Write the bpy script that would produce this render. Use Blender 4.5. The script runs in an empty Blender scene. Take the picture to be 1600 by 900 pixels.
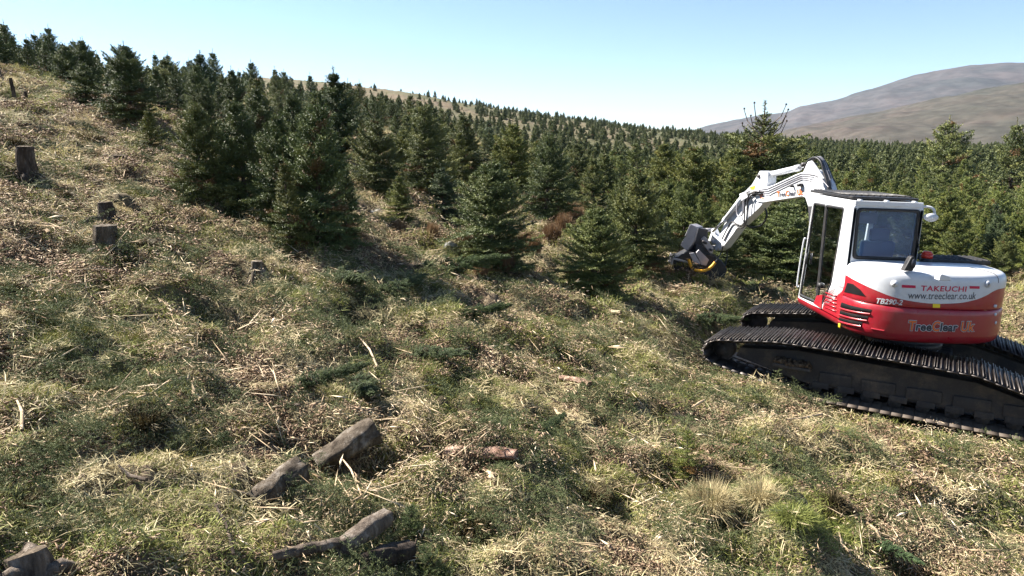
import bpy, math, random
import numpy as np
from mathutils import Vector, Matrix, Euler

# ------------------------------------------------------------------ camera, sky, sun, exposure
F = 1142.0                      # focal length in pixels of a 1600 px wide frame
PITCH = math.atan(225.0/F)
CZ = 3.0                        # camera height above the ground at its foot
SUN_EL = math.radians(43)
SUN_TRAVEL = math.radians(-24)  # direction the light travels in plan (from +X)
sc = bpy.context.scene
COL = sc.collection
cam_d = bpy.data.cameras.new('camera'); cam = bpy.data.objects.new('camera', cam_d); COL.objects.link(cam)
cam.location = (0, 0, CZ); cam.rotation_euler = (math.pi/2-PITCH, 0, 0)
cam_d.sensor_width = 36; cam_d.lens = 36*F/1600
cam_d.clip_start = 0.1; cam_d.clip_end = 20000
sc.camera = cam
world = bpy.data.worlds.new('World'); sc.world = world; world.use_nodes = True
wn = world.node_tree.nodes; wl = world.node_tree.links
bg = wn['Background']; sky = wn.new('ShaderNodeTexSky'); sky.sky_type = 'NISHITA'; sky.sun_disc = False
tosun = Vector((-math.cos(SUN_TRAVEL)*math.cos(SUN_EL), -math.sin(SUN_TRAVEL)*math.cos(SUN_EL), math.sin(SUN_EL)))
sky.sun_elevation = SUN_EL; sky.sun_rotation = math.atan2(tosun.x, tosun.y)
sky.altitude = 2200; sky.air_density = 1.0; sky.dust_density = 0.15; sky.ozone_density = 2.2
wl.new(sky.outputs[0], bg.inputs[0]); bg.inputs[1].default_value = 0.05
sun_d = bpy.data.lights.new('sun', 'SUN'); sun_d.energy = 5.0; sun_d.angle = math.radians(0.5); sun_d.color = (1.0, 0.94, 0.85)
sun = bpy.data.objects.new('sun', sun_d); COL.objects.link(sun)
sun.rotation_euler = tosun.to_track_quat('Z', 'Y').to_euler()
sc.view_settings.view_transform = 'Standard'; sc.view_settings.look = 'None'
sc.view_settings.exposure = 1.92; sc.view_settings.gamma = 1.0; sc.view_settings.use_curve_mapping = False
sc.cycles.max_bounces = 5; sc.cycles.diffuse_bounces = 2; sc.cycles.transparent_max_bounces = 8
sc.cycles.volume_bounces = 0

rng = np.random.default_rng(7)
R = random.Random(5)

# ------------------------------------------------------------------ noise and terrain
_g = np.random.default_rng(11)
_perm = _g.permutation(512); _ang = _g.uniform(0, 2*np.pi, 512)
def perlin(x, y, seed=0):
    x = np.asarray(x, float)+seed*17.31; y = np.asarray(y, float)+seed*9.77
    xi = np.floor(x).astype(int); yi = np.floor(y).astype(int); fx = x-xi; fy = y-yi
    def gr(ix, iy, dx, dy):
        h = _ang[_perm[(_perm[ix % 512]+iy) % 512]]
        return np.cos(h)*dx+np.sin(h)*dy
    sx = fx*fx*fx*(fx*(fx*6-15)+10); sy = fy*fy*fy*(fy*(fy*6-15)+10)
    a = gr(xi, yi, fx, fy); b = gr(xi+1, yi, fx-1, fy); c = gr(xi, yi+1, fx, fy-1); d = gr(xi+1, yi+1, fx-1, fy-1)
    return (a+(b-a)*sx)*(1-sy)+(c+(d-c)*sx)*sy

# elevation ratio (height relative to the camera / distance ahead) by bearing u = X/Y and distance Y
_U = np.array([-1.6, -1.0, -.7, -.5, -.35, -.17, 0, .14, .28, .42, .55, .75, 1.1, 1.6])
_Y = np.array([6, 10, 14, 20, 28, 40, 60, 90, 140, 200, 300, 420])
_E = np.array([
 [-.06, .10, .14, .13, .11, .09, .07, .05, .03, .02, .01, 0],
 [-.20, .00, .07, .10, .11, .10, .08, .06, .04, .03, .02, 0],
 [-.265, -.065, .020, .078, .104, .104, .093, .07, .05, .04, .03, .01],
 [-.317, -.118, -.032, .033, .062, .072, .073, .068, .065, .062, .05, .02],
 [-.357, -.158, -.070, -.006, .032, .052, .062, .068, .075, .081, .067, .02],
 [-.405, -.205, -.115, -.050, -.008, .018, .035, .048, .060, .069, .055, .02],
 [-.450, -.250, -.165, -.097, -.056, -.028, -.004, .014, .030, .041, .030, .00],
 [-.487, -.287, -.200, -.130, -.085, -.050, -.024, -.004, .012, .024, .014, -.01],
 [-.520, -.325, -.225, -.150, -.108, -.070, -.040, -.020, -.003, .010, .002, -.01],
 [-.560, -.352, -.245, -.170, -.120, -.082, -.050, -.028, -.014, -.004, -.006, -.015],
 [-.590, -.365, -.255, -.178, -.126, -.086, -.052, -.030, -.018, -.010, -.008, -.015],
 [-.640, -.378, -.265, -.184, -.130, -.090, -.054, -.031, -.018, -.010, -.008, -.015],
 [-.690, -.400, -.280, -.190, -.135, -.095, -.056, -.032, -.018, -.010, -.008, -.015],
 [-.720, -.420, -.290, -.200, -.140, -.100, -.060, -.034, -.018, -.010, -.008, -.015]])
_lY = np.log(_Y)
def sstep(a, b, x):
    t = np.clip((x-a)/(b-a), 0, 1); return t*t*(3-2*t)
def _crm(p0, p1, p2, p3, t):
    return .5*((2*p1)+(-p0+p2)*t+(2*p0-5*p1+4*p2-p3)*t*t+(-p0+3*p1-3*p2+p3)*t**3)
def base_h(X, Y):
    X = np.asarray(X, float); Y = np.asarray(Y, float)
    plane = CZ-3+.053*np.clip(Y, -30, 40)-3.2*np.tanh(.265*X/3.2)*np.where(X < 0, 1.6, 1)
    plane = CZ-3+.053*np.clip(Y, -30, 40)-.265*np.clip(X, -40, 12)
    Yc = np.maximum(Y, 3.0); u = np.clip(X/Yc, -1.6, 1.6)
    ui = np.clip(np.searchsorted(_U, u)-1, 0, len(_U)-2); ut = (u-_U[ui])/(_U[ui+1]-_U[ui])
    ly = np.log(np.clip(Yc, 6, 420)); yi = np.clip(np.searchsorted(_lY, ly)-1, 0, len(_Y)-2); yt = (ly-_lY[yi])/(_lY[yi+1]-_lY[yi])
    def row(k):
        k = np.clip(k, 0, len(_U)-1)
        # interpolate heights (z), not ratios, to keep slopes smooth
        Z = _E*_Y
        return _crm(Z[k, np.clip(yi-1, 0, 11)], Z[k, yi], Z[k, yi+1], Z[k, np.clip(yi+2, 0, 11)], yt)
    z = _crm(row(ui-1), row(ui), row(ui+1), row(ui+2), ut)+CZ
    w = sstep(5.5, 9.5, Y)*sstep(1.6, 1.2, np.abs(X/Yc))
    far = sstep(420, 900, np.hypot(X, Y))
    r = plane*(1-w)+z*w
    return r*(1-far)+(-22+CZ)*far
MX, MY, MZ = 5.86, 10.6, CZ-3.62        # excavator: plan position and ground level
def micro(X, Y):
    rr = np.hypot(X, Y)
    n = .13*perlin(X/1.5, Y/1.1, 1)+.19*perlin(X/.62, Y/.55, 2)+.15*perlin(X/.25, Y/.25, 3)+.055*perlin(X/.11, Y/.11, 4)
    h = perlin(X/.95, Y/.8, 5); n = n+(.40+.5*sstep(9, 13, rr))*np.clip(h-.22, 0, .18)           # hummocks
    k = perlin(X/1.3, Y/.9, 6); n = n-1.15*np.clip(k-.20, 0, .20)           # hollows
    n = n+.35*perlin(X/5, Y/5, 7)*sstep(14, 24, rr)+1.2*perlin(X/22, Y/22, 8)*sstep(40, 90, rr)+2.0*perlin(X/60, Y/60, 9)*sstep(120, 200, rr)*.6
    return n
def H(X, Y):
    X = np.asarray(X, float); Y = np.asarray(Y, float)
    b = base_h(X, Y); m = micro(X, Y)
    # worked ground under and around the tracks
    dx = (X-MX)*.857-(Y-MY)*.515; dy = (X-MX)*.515+(Y-MY)*.857
    w = sstep(3.6, 2.5, np.abs(dx))*sstep(2.5, 1.65, np.abs(dy))
    flat = MZ-.035*(X-MX)-.07
    z = (b+m*(1-.45*w))*(1-w)+(flat+m*.18)*w
    z = z+.36*np.exp(-((X-2.3)/.40)**2-((Y-5.75)/.65)**2)*sstep(2.72, 2.48, X)-.12*np.exp(-((X-2.85)/.25)**2-((Y-5.6)/.5)**2)
    z = z+.26*np.exp(-((dx+1.75)/.65)**2-((dy+1.80)/.32)**2)
    return z
def ray(px, py):
    v = (py-450)/F
    return np.array([(px-800)/F, math.cos(PITCH)-v*math.sin(PITCH), -(math.sin(PITCH)+v*math.cos(PITCH))])
def ground(px, py):
    d = ray(px, py); t = np.exp(np.linspace(math.log(2.5), math.log(300), 3000))
    z = CZ+d[2]*t; g = H(d[0]*t, d[1]*t)
    i = np.argmax(z < g) if (z < g).any() else len(t)-1
    return float(d[0]*t[i]), float(d[1]*t[i])
def proj(P):
    X, Y, Z = P[0], P[1], P[2]-CZ
    fw = Y*math.cos(PITCH)-Z*math.sin(PITCH); dn = -Z*math.cos(PITCH)-Y*math.sin(PITCH)
    return 800+F*X/fw, 450+F*dn/fw

# ------------------------------------------------------------------ mesh / material helpers
def mesh_np(name, V, faces, mats=(), mi=None, smooth=False, cols=None):
    """faces: (n,3) or (n,4) array, or a list of such arrays"""
    if not isinstance(faces, (list, tuple)) or (len(faces) and np.isscalar(faces[0])): faces = [faces]
    me = bpy.data.meshes.new(name); V = np.asarray(V, np.float32)
    loops = np.concatenate([np.asarray(f, np.int32).ravel() for f in faces]) if faces else np.zeros(0, np.int32)
    tot = np.concatenate([np.full(len(f), np.asarray(f).shape[1], np.int32) for f in faces])
    st = np.concatenate([[0], np.cumsum(tot)[:-1]]).astype(np.int32)
    me.vertices.add(len(V)); me.vertices.foreach_set('co', V.ravel())
    me.loops.add(len(loops)); me.loops.foreach_set('vertex_index', loops)
    me.polygons.add(len(tot)); me.polygons.foreach_set('loop_start', st); me.polygons.foreach_set('loop_total', tot)
    if mi is not None: me.polygons.foreach_set('material_index', np.asarray(mi, np.int32))
    if smooth: me.polygons.foreach_set('use_smooth', np.ones(len(tot), bool))
    if cols is not None:
        a = me.color_attributes.new('tint', 'FLOAT_COLOR', 'POINT'); c = np.ones((len(V), 4), np.float32); c[:, :cols.shape[1]] = cols
        a.data.foreach_set('color', c.ravel())
    me.update(calc_edges=True)
    for m in (mats if isinstance(mats, (list, tuple)) else [mats]): me.materials.append(m)
    return me
def link(name, me, parent=None, **kw):
    o = bpy.data.objects.new(name, me); COL.objects.link(o)
    if parent is not None: o.parent = parent
    for k, v in kw.items(): o[k] = v
    return o
def empty(name, loc=(0, 0, 0), rot=(0, 0, 0), **kw):
    o = link(name, None, **kw); o.location = loc; o.rotation_euler = rot; o.empty_display_size = .1
    return o
class G:
    """a small wrapper round a shader tree"""
    def __init__(s, name, rough=.8, spec=.3):
        s.m = bpy.data.materials.new(name); s.m.use_nodes = True; s.t = s.m.node_tree; s.n = s.t.nodes; s.l = s.t.links
        s.b = s.n['Principled BSDF']; s.b.inputs['Roughness'].default_value = rough
        s.b.inputs['Specular IOR Level'].default_value = spec
        s.co = None
    def coord(s, kind='Object'):
        if s.co is None: s.co = s.n.new('ShaderNodeTexCoord')
        return s.co.outputs[kind]
    def noise(s, scale, detail=4, rough=.6, kind='Object', dist=0, vec=None):
        n = s.n.new('ShaderNodeTexNoise'); n.inputs['Scale'].default_value = scale; n.inputs['Detail'].default_value = detail
        n.inputs['Roughness'].default_value = rough; n.inputs['Distortion'].default_value = dist
        s.l.new(vec if vec is not None else s.coord(kind), n.inputs['Vector']); return n.outputs['Fac']
    def mapping(s, scale, kind='Object'):
        m = s.n.new('ShaderNodeMapping'); m.inputs['Scale'].default_value = scale; s.l.new(s.coord(kind), m.inputs[0]); return m.outputs[0]
    def ramp(s, fac, stops, interp='LINEAR'):
        r = s.n.new('ShaderNodeValToRGB'); r.color_ramp.interpolation = interp; e = r.color_ramp.elements
        while len(e) < len(stops): e.new(.5)
        for x, (p, c) in zip(e, stops): x.position = p; x.color = (*c, 1) if len(c) == 3 else c
        s.l.new(fac, r.inputs[0]); return r.outputs[0]
    def mix(s, fac, a, b, mode='MIX'):
        n = s.n.new('ShaderNodeMix'); n.data_type = 'RGBA'; n.blend_type = mode
        for sock, v in ((n.inputs[0], fac), (n.inputs[6], a), (n.inputs[7], b)):
            if hasattr(v, 'links'): s.l.new(v, sock)
            elif isinstance(v, (int, float)): sock.default_value = v
            else: sock.default_value = (*v, 1)
        return n.outputs[2]
    def color(s, v):
        if hasattr(v, 'links'): s.l.new(v, s.b.inputs['Base Color'])
        else: s.b.inputs['Base Color'].default_value = (*v, 1)
        return s
    def bump(s, fac, strength=.5, dist=.02):
        n = s.n.new('ShaderNodeBump'); n.inputs['Strength'].default_value = strength; n.inputs['Distance'].default_value = dist
        s.l.new(fac, n.inputs['Height']); s.l.new(n.outputs[0], s.b.inputs['Normal']); return s
    def rnd(s):
        return s.n.new('ShaderNodeObjectInfo').outputs['Random']
    def rough(s, sock): s.l.new(sock, s.b.inputs['Roughness']); return s

# ground: straw, moss, needle litter and bare peat
def mat_ground():
    g = G('ground_litter', .95, .15)
    a = g.ramp(g.noise(.55, 6, .65), [(.36, (.045, .055, .02)), (.48, (.14, .115, .065)), (.60, (.22, .165, .115))])
    b = g.ramp(g.noise(9, 5, .7), [(.36, (.014, .011, .008)), (.54, (.08, .062, .038)), (.70, (.28, .22, .14))])
    c = g.mix(.55, a, b)
    d = g.ramp(g.noise(1.3, 4, .6, dist=.6), [(.55, (0, 0, 0)), (.66, (1, 1, 1))])
    c = g.mix(d, c, (.085, .11, .02))
    e = g.ramp(g.noise(.8, 5, .6, dist=1.0), [(.60, (0, 0, 0)), (.70, (1, 1, 1))])
    c = g.mix(e, c, (.10, .06, .035))
    n2 = g.n.new('ShaderNodeTexNoise'); n2.inputs['Scale'].default_value = .045; n2.inputs['Detail'].default_value = 5
    g.l.new(g.coord(), n2.inputs['Vector'])
    f = g.ramp(n2.outputs['Fac'], [(.40, (.085, .085, .045)), (.55, (.12, .10, .06)), (.65, (.135, .105, .07))])
    cd = g.n.new('ShaderNodeSeparateXYZ'); g.l.new(g.coord(), cd.inputs[0])
    mr = g.n.new('ShaderNodeMapRange'); mr.inputs['From Min'].default_value = 28; mr.inputs['From Max'].default_value = 60
    g.l.new(cd.outputs['Y'], mr.inputs['Value'])
    c = g.mix(mr.outputs[0], c, f)
    g.color(c); g.bump(g.noise(28, 5, .75), .9, .03)
    return g.m
M = {}
M['ground'] = mat_ground()

def build_ground():
    th = np.concatenate([np.radians(np.linspace(-180, -54, 40, endpoint=False)), np.radians(np.linspace(-54, 54, 860, endpoint=False)), np.radians(np.linspace(54, 180, 41))])
    r = np.concatenate([np.exp(np.linspace(math.log(.4), math.log(3.0), 40, endpoint=False)), np.exp(np.linspace(math.log(3.0), math.log(450), 860, endpoint=False)), np.exp(np.linspace(math.log(450), math.log(6000), 30))])
    T, RR = np.meshgrid(th, r); X = np.sin(T)*RR; Y = np.cos(T)*RR
    # let the sheet's rings run along the view depth in front
    Z = H(X, Y)
    V = np.stack([X, Y, Z], -1).reshape(-1, 3); nr, nt = T.shape
    i = (np.arange(nr-1)[:, None]*nt+np.arange(nt-1)[None]).ravel()
    q = np.stack([i, i+nt, i+nt+1, i+1], -1)
    # close the small hole under the camera
    V = np.vstack([V, [[0, 0, float(H(0, 0))]]]); c = len(V)-1; k = np.arange(nt-1)
    tri = np.stack([np.full(nt-1, c), k, k+1], -1)
    link('ground', mesh_np('ground', V, [q[:, ::-1], tri[:, ::-1]], M['ground'], smooth=True), kind='structure')
build_ground()

# ------------------------------------------------------------------ far hills
def mat_hill(name, lo, mid, hi, s):
    g = G(name, 1, .05)
    mp = g.mapping((1, 1, 3))
    a = g.ramp(g.noise(s, 7, .65, vec=mp, dist=.4), [(.36, lo), (.50, mid), (.64, hi)])
    b = g.ramp(g.noise(s*7, 5, .7, vec=mp), [(.42, (.75, .75, .75)), (.6, (1.1, 1.1, 1.1))])
    g.color(g.mix(1, a, b, 'MULTIPLY')); return g.m
def hill(name, pts, D0, D1, zbase, mat, amp, seed):
    us, es = [], []
    for px, py in pts:
        d = ray(px, py); us.append(d[0]/d[1]); es.append(d[2]/d[1])
    uu = np.linspace(us[0], us[-1], 420); ee = np.interp(uu, us, es)
    k = np.exp(-.5*(np.arange(-6, 7)/2.2)**2); k /= k.sum(); ee = np.convolve(np.pad(ee, 6, 'edge'), k, 'valid')
    s = np.linspace(0, 1.35, 150)
    U, S = np.meshgrid(uu, s); Yd = D0+(D1-D0)*S; rid = CZ+np.interp(U, uu, ee)*D1
    prof = np.where(S < 1, np.sin(np.clip(S, 0, 1)*np.pi/2)**1.15, 1-1.6*(S-1)**1.3)
    X = U*Yd
    n = perlin(X/(D1*.05), Yd/(D1*.09), seed)+.5*perlin(X/(D1*.022), Yd/(D1*.04), seed+1)+.25*perlin(X/(D1*.01), Yd/(D1*.018), seed+2)
    Z = zbase+(rid-zbase)*prof+amp*n*np.clip(np.sin(np.clip(S, 0, 1)*np.pi), 0, 1)
    V = np.stack([X, Yd, Z], -1).reshape(-1, 3); nr, nt = U.shape
    i = (np.arange(nr-1)[:, None]*nt+np.arange(nt-1)[None]).ravel()
    link(name, mesh_np(name, V, np.stack([i, i+1, i+nt+1, i+nt], -1), mat, smooth=True), kind='structure')
hill('hill', [(1090, 235), (1180, 219), (1240, 203), (1310, 189), (1385, 175), (1442, 162), (1529, 147), (1600, 136), (1800, 112), (2300, 90)],
     520, 1300, CZ-25, mat_hill('hazed_moor_grass', (.054, .052, .042), (.066, .058, .047), (.078, .061, .052), .006), 9, 21)  # grass tones greyed, distance haze mixed into the colour
hill('mountain', [(1000, 232), (1060, 212), (1100, 199), (1180, 183), (1235, 177), (1246, 169), (1306, 160), (1364, 141), (1432, 122), (1469, 114), (1521, 107), (1600, 103), (1750, 104), (2300, 150)],
     1500, 3000, CZ-30, mat_hill('hazed_heather_moor', (.052, .051, .050), (.068, .061, .060), (.084, .069, .066), .003), 15, 31)  # heather tones greyed so the colour carries part of the haze

# ------------------------------------------------------------------ foliage materials
def mat_needles(name, dark, mid, light, objcol=True):
    g = G(name, .55, .3)
    at = g.n.new('ShaderNodeAttribute'); at.attribute_name = 'tint'
    sep = g.n.new('ShaderNodeSeparateColor'); g.l.new(at.outputs['Color'], sep.inputs[0])
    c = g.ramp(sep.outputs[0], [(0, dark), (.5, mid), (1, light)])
    c = g.mix(sep.outputs[1], c, (.13, .075, .035))          # dead, browned shoots
    if objcol:
        oi = g.n.new('ShaderNodeObjectInfo'); c = g.mix(1.0, c, oi.outputs['Color'], 'MULTIPLY')
    g.color(c)
    # thin needles let some light through
    tr = g.n.new('ShaderNodeBsdfTranslucent'); g.l.new(c, tr.inputs[0]); mx = g.n.new('ShaderNodeMixShader'); mx.inputs[0].default_value = .08
    out = g.n['Material Output']; g.l.new(g.b.outputs[0], mx.inputs[1]); g.l.new(tr.outputs[0], mx.inputs[2]); g.l.new(mx.outputs[0], out.inputs[0])
    return g.m
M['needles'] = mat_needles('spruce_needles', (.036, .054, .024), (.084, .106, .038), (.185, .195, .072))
M['pine'] = mat_needles('pine_needles', (.035, .06, .035), (.06, .09, .04), (.10, .13, .05))
gb = G('bark', .9, .2); gb.color(gb.ramp(gb.noise(14, 5, .7, vec=gb.mapping((1, 1, .25))), [(.35, (.035, .026, .02)), (.6, (.13, .10, .08)), (.75, (.22, .19, .16))])); gb.bump(gb.noise(30, 4, .7), .7, .02)
M['bark'] = gb.m

def tubes(A, B, ra, rb, n=5):
    """independent tapered tubes from points A to B (arrays)"""
    A = np.asarray(A, float); B = np.asarray(B, float); D = B-A; L = np.linalg.norm(D, axis=1, keepdims=True)+1e-9; D = D/L
    up = np.where(np.abs(D[:, 2:3]) > .9, [[1., 0, 0]], [[0, 0, 1.]]); U = np.cross(D, up); U /= np.linalg.norm(U, axis=1, keepdims=True); W = np.cross(D, U)
    a = np.arange(n)*2*np.pi/n; ring = np.cos(a)[None, :, None]*U[:, None]+np.sin(a)[None, :, None]*W[:, None]
    ra = np.broadcast_to(ra, len(A))[:, None, None]; rb = np.broadcast_to(rb, len(A))[:, None, None]
    V = np.concatenate([A[:, None]+ring*ra, B[:, None]+ring*rb], 1).reshape(-1, 3)
    base = np.arange(len(A))[:, None]*2*n; k = np.arange(n); k2 = (k+1) % n
    q = np.stack([base+k, base+k2, base+n+k2, base+n+k], -1).reshape(-1, 4)
    return V, q
def join(parts):
    V = []; Fq = []; off = 0
    for v, f in parts:
        V.append(v); Fq.append(f+off); off += len(v)
    return np.vstack(V), np.vstack(Fq)
def needles(P, D, Lt, per, nl, nw, tint, g):
    """needle triangles along shoots that start at P, run in direction D for length Lt"""
    n = len(P); i = np.repeat(np.arange(n), per)
    t = (np.tile(np.arange(per), n)+g.uniform(0, 1, n*per))/per
    d = D[i]; base = P[i]+d*(Lt[i]*t)[:, None]
    r = g.normal(size=(len(i), 3)); r -= (r*d).sum(1, keepdims=True)*d; r /= np.linalg.norm(r, axis=1, keepdims=True)+1e-9
    nd = d*g.uniform(.35, .8, len(i))[:, None]+r; nd /= np.linalg.norm(nd, axis=1, keepdims=True)
    s = np.cross(nd, g.normal(size=(len(i), 3))); s /= np.linalg.norm(s, axis=1, keepdims=True)+1e-9
    ln = nl*g.uniform(.7, 1.2, len(i))*(1-.35*t)
    V = np.stack([base+s*nw/2, base-s*nw/2, base+nd*ln[:, None]], 1).reshape(-1, 3)
    T = np.arange(len(V)).reshape(-1, 3)
    c = np.repeat(tint[i], 3, axis=0)
    return V, T, c
def make_spruce(seed, Ht=2.0, Rm=.42, per=15, nl=.040, nw=.0145, tw=1.0, pine=False, whorls=15, thin=0.0, brown=.03, bare_top=.0, pw=.8, spikes=0, lead=1.0):
    g = np.random.default_rng(seed)
    BP, BD, BL, BT = [], [], [], []     # shoots
    segA, segB, sra, srb = [], [], [], []
    nl_ = int(whorls*2.1); hs = np.concatenate([[.02, .04, .05, .07, .09], np.linspace(.05, .93, nl_)+g.normal(0, .010, nl_)])
    lean = g.normal(0, .02, 2)
    side = g.uniform(0, 2*np.pi)
    for wi, h in enumerate(hs):
        nb = g.integers(5, 8) if not pine else g.integers(3, 6)
        a0 = g.uniform(0, 2*np.pi)
        for b in range(nb):
            az = a0+b*2*np.pi/nb+g.normal(0, .25)
            if g.uniform() < thin: continue
            L = Rm*Ht*((1-h)**pw)*g.uniform(.58, 1.22)*(1+.14*math.cos(az-side))*(.86+.22*math.sin(wi*1.9)**2)*(1-.62*max(0, (h-.62)/.38)**1.2)+.045
            if h < .12: L *= g.uniform(.65, .95)
            el = math.radians(g.uniform(0, 26)+ (42*h**1.3 if not pine else 20+35*h))
            n = max(3, int(L/.07)); z0 = h*Ht
            p = np.array([lean[0]*h*Ht, lean[1]*h*Ht, z0]); dirn = np.array([math.cos(az)*math.cos(el), math.sin(az)*math.cos(el), math.sin(el)])
            br = np.clip(g.normal(.5, .16), 0, 1); dead = 1.0 if g.uniform() < brown*(2.2 if h < .35 else .5) else 0.0
            curv = g.uniform(.02, .10)*(1.6 if pine else 1)
            droop = -.10 if h < .4 else 0
            step = L/n; isbare = h > 1-bare_top
            for k in range(n):
                s = k/n; dirn = dirn+np.array([g.normal(0, .05), g.normal(0, .05), (droop if s < .5 else curv*1.7)]); dirn /= np.linalg.norm(dirn)
                q = p+dirn*step
                segA.append(p); segB.append(q); r0 = .0055*(1-s)*(L/.5)+.0022; sra.append(r0); srb.append(r0*.85)
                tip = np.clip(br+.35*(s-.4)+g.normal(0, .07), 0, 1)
                if s > .12 or g.uniform() < .5:
                    BP.append(p); BD.append(dirn); BL.append(step*1.15); BT.append((tip, dead))
                # side shoots in the plane of the branch
                sd = np.cross(dirn, [0, 0, 1.]); sd /= np.linalg.norm(sd)+1e-9
                if s > .10:
                    for sg in (-1, 1):
                        for rep in range(2 if not isbare else 0):
                            if g.uniform() > .92*tw: continue
                            tl = (1-s)*L*.46*g.uniform(.45, 1.15)+.065
                            ang = math.radians(g.uniform(35, 62)); upv = g.normal(.06 if not pine else .4, .16)
                            td = dirn*math.cos(ang)+sd*sg*math.sin(ang)+np.array([0, 0, upv]); td /= np.linalg.norm(td)
                            o = p+dirn*step*g.uniform()
                            m = max(1, int(tl/.11))
                            for j in range(m):
                                BP.append(o); BD.append(td); BL.append(tl/m); BT.append((np.clip(tip+.12*j/m+g.normal(0, .08), 0, 1), dead))
                                o = o+td*tl/m; td = td+g.normal(0, .10, 3)+np.array([0, 0, .05]); td /= np.linalg.norm(td)
                p = q
    for k in range(spikes):     # bare ascending top branches with buds
        az = k*2.4+g.normal(0, .2); z0 = Ht*(.74+.16*(k/spikes)); r_ = g.uniform(.22, .40)*Ht/2; hgt = g.uniform(.22, .38)*Ht/2
        pr = np.array([0, 0, z0]); 
        for q, (fr, fz) in enumerate(((.45, .12), (.8, .45), (1.0, 1.0))):
            nx = np.array([math.cos(az)*r_*fr, math.sin(az)*r_*fr, z0+hgt*fz]); segA.append(pr); segB.append(nx); sra.append(.009-.0015*q); srb.append(.0075-.0015*q); pr = nx
        segA.append(pr); segB.append(pr+[0, 0, .03]); sra.append(.014); srb.append(.010)
    # leader
    z = .86*Ht
    for k in range(5):
        p = np.array([lean[0]*z, lean[1]*z, z]); BP.append(p); BD.append(np.array([0, 0, 1.])); BL.append(Ht*.05); BT.append((.8, 0)); z += Ht*.046
    BP = np.array(BP); BD = np.array(BD); BL = np.array(BL); BT = np.array(BT)
    V, T, c = needles(BP, BD, BL, per, nl, nw, BT, g)
    hh = np.linspace(0, 1.09, 9); P = np.stack([lean[0]*hh*Ht, lean[1]*hh*Ht, hh*Ht], 1); P[0, 2] = -.15
    rr = .024*Ht*np.clip(1-hh, 0, 1)**.9+.004
    tv, tq = join([tubes(P[:-1], P[1:], rr[:-1], rr[1:], 8), tubes(segA, segB, np.array(sra)*Ht/2, np.array(srb)*Ht/2, 3)])
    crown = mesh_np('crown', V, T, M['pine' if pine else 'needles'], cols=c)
    trunk = mesh_np('trunk', tv, tq, M['bark'])
    return crown, trunk, len(T)

near_protos = [make_spruce(101, Rm=.40, pw=.58), make_spruce(102, Rm=.44, brown=.05, pw=.50), make_spruce(103, Rm=.36, thin=.05, pw=.62), make_spruce(104, Rm=.40, thin=.03, pw=.52),
               make_spruce(105, Rm=.30, thin=.12, whorls=12), make_spruce(106, Rm=.40, brown=.14, pw=.5), make_spruce(107, Rm=.33, thin=.06, pw=.8)]
pine_protos = [make_spruce(120, Rm=.30, pine=True, per=26, nl=.06, nw=.009, tw=.7, whorls=13, pw=.6), make_spruce(121, Rm=.27, pine=True, per=26, nl=.06, nw=.009, tw=.7, whorls=13, pw=.55)]
spiky_proto = make_spruce(130, Rm=.36, thin=.1, whorls=12, bare_top=.30, pw=.6, spikes=9)
mid_protos = [make_spruce(200+i, Rm=[.36, .42, .33, .39, .30][i], per=6, nl=.06, nw=.022, tw=.7, thin=.02, whorls=11, pw=[.58, .5, .68, .55, .75][i]) for i in range(5)]
far_protos = [make_spruce(300+i, Rm=[.40, .34, .45, .37][i], per=3, nl=.13, nw=.055, tw=.5, whorls=9) for i in range(4)]
print('tris', [p[2] for p in near_protos+pine_protos+[spiky_proto]+mid_protos+far_protos])

TREES = []          # (x, y, r) for spacing
def tree(kind, X, Y, h, protos, label, cat, group=None, wide=1.0, tint=(1, 1, 1), rz=None, i=None):
    cr, tk, _ = protos[R.randrange(len(protos)) if i is None else i]
    z = float(H(X, Y))-.04
    e = empty(kind, (X, Y, z), (R.uniform(-.03, .03), R.uniform(-.03, .03), R.uniform(0, 6.28) if rz is None else rz), label=label, category=cat)
    if group: e['group'] = group
    s = h/2.0; e.scale = (s*wide, s*wide, s)
    c = link('crown', cr, e); link('trunk', tk, e)
    v = R.uniform(.85, 1.15); c.color = (tint[0]*v, tint[1]*v, tint[2]*v, 1)
    TREES.append((X, Y, .34*h*wide)); return e
YG = (1.35, 1.25, .8); BG = (.78, .9, 1.05); DK = (.85, .92, .80); NG = (1.12, 1.08, .9)
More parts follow.
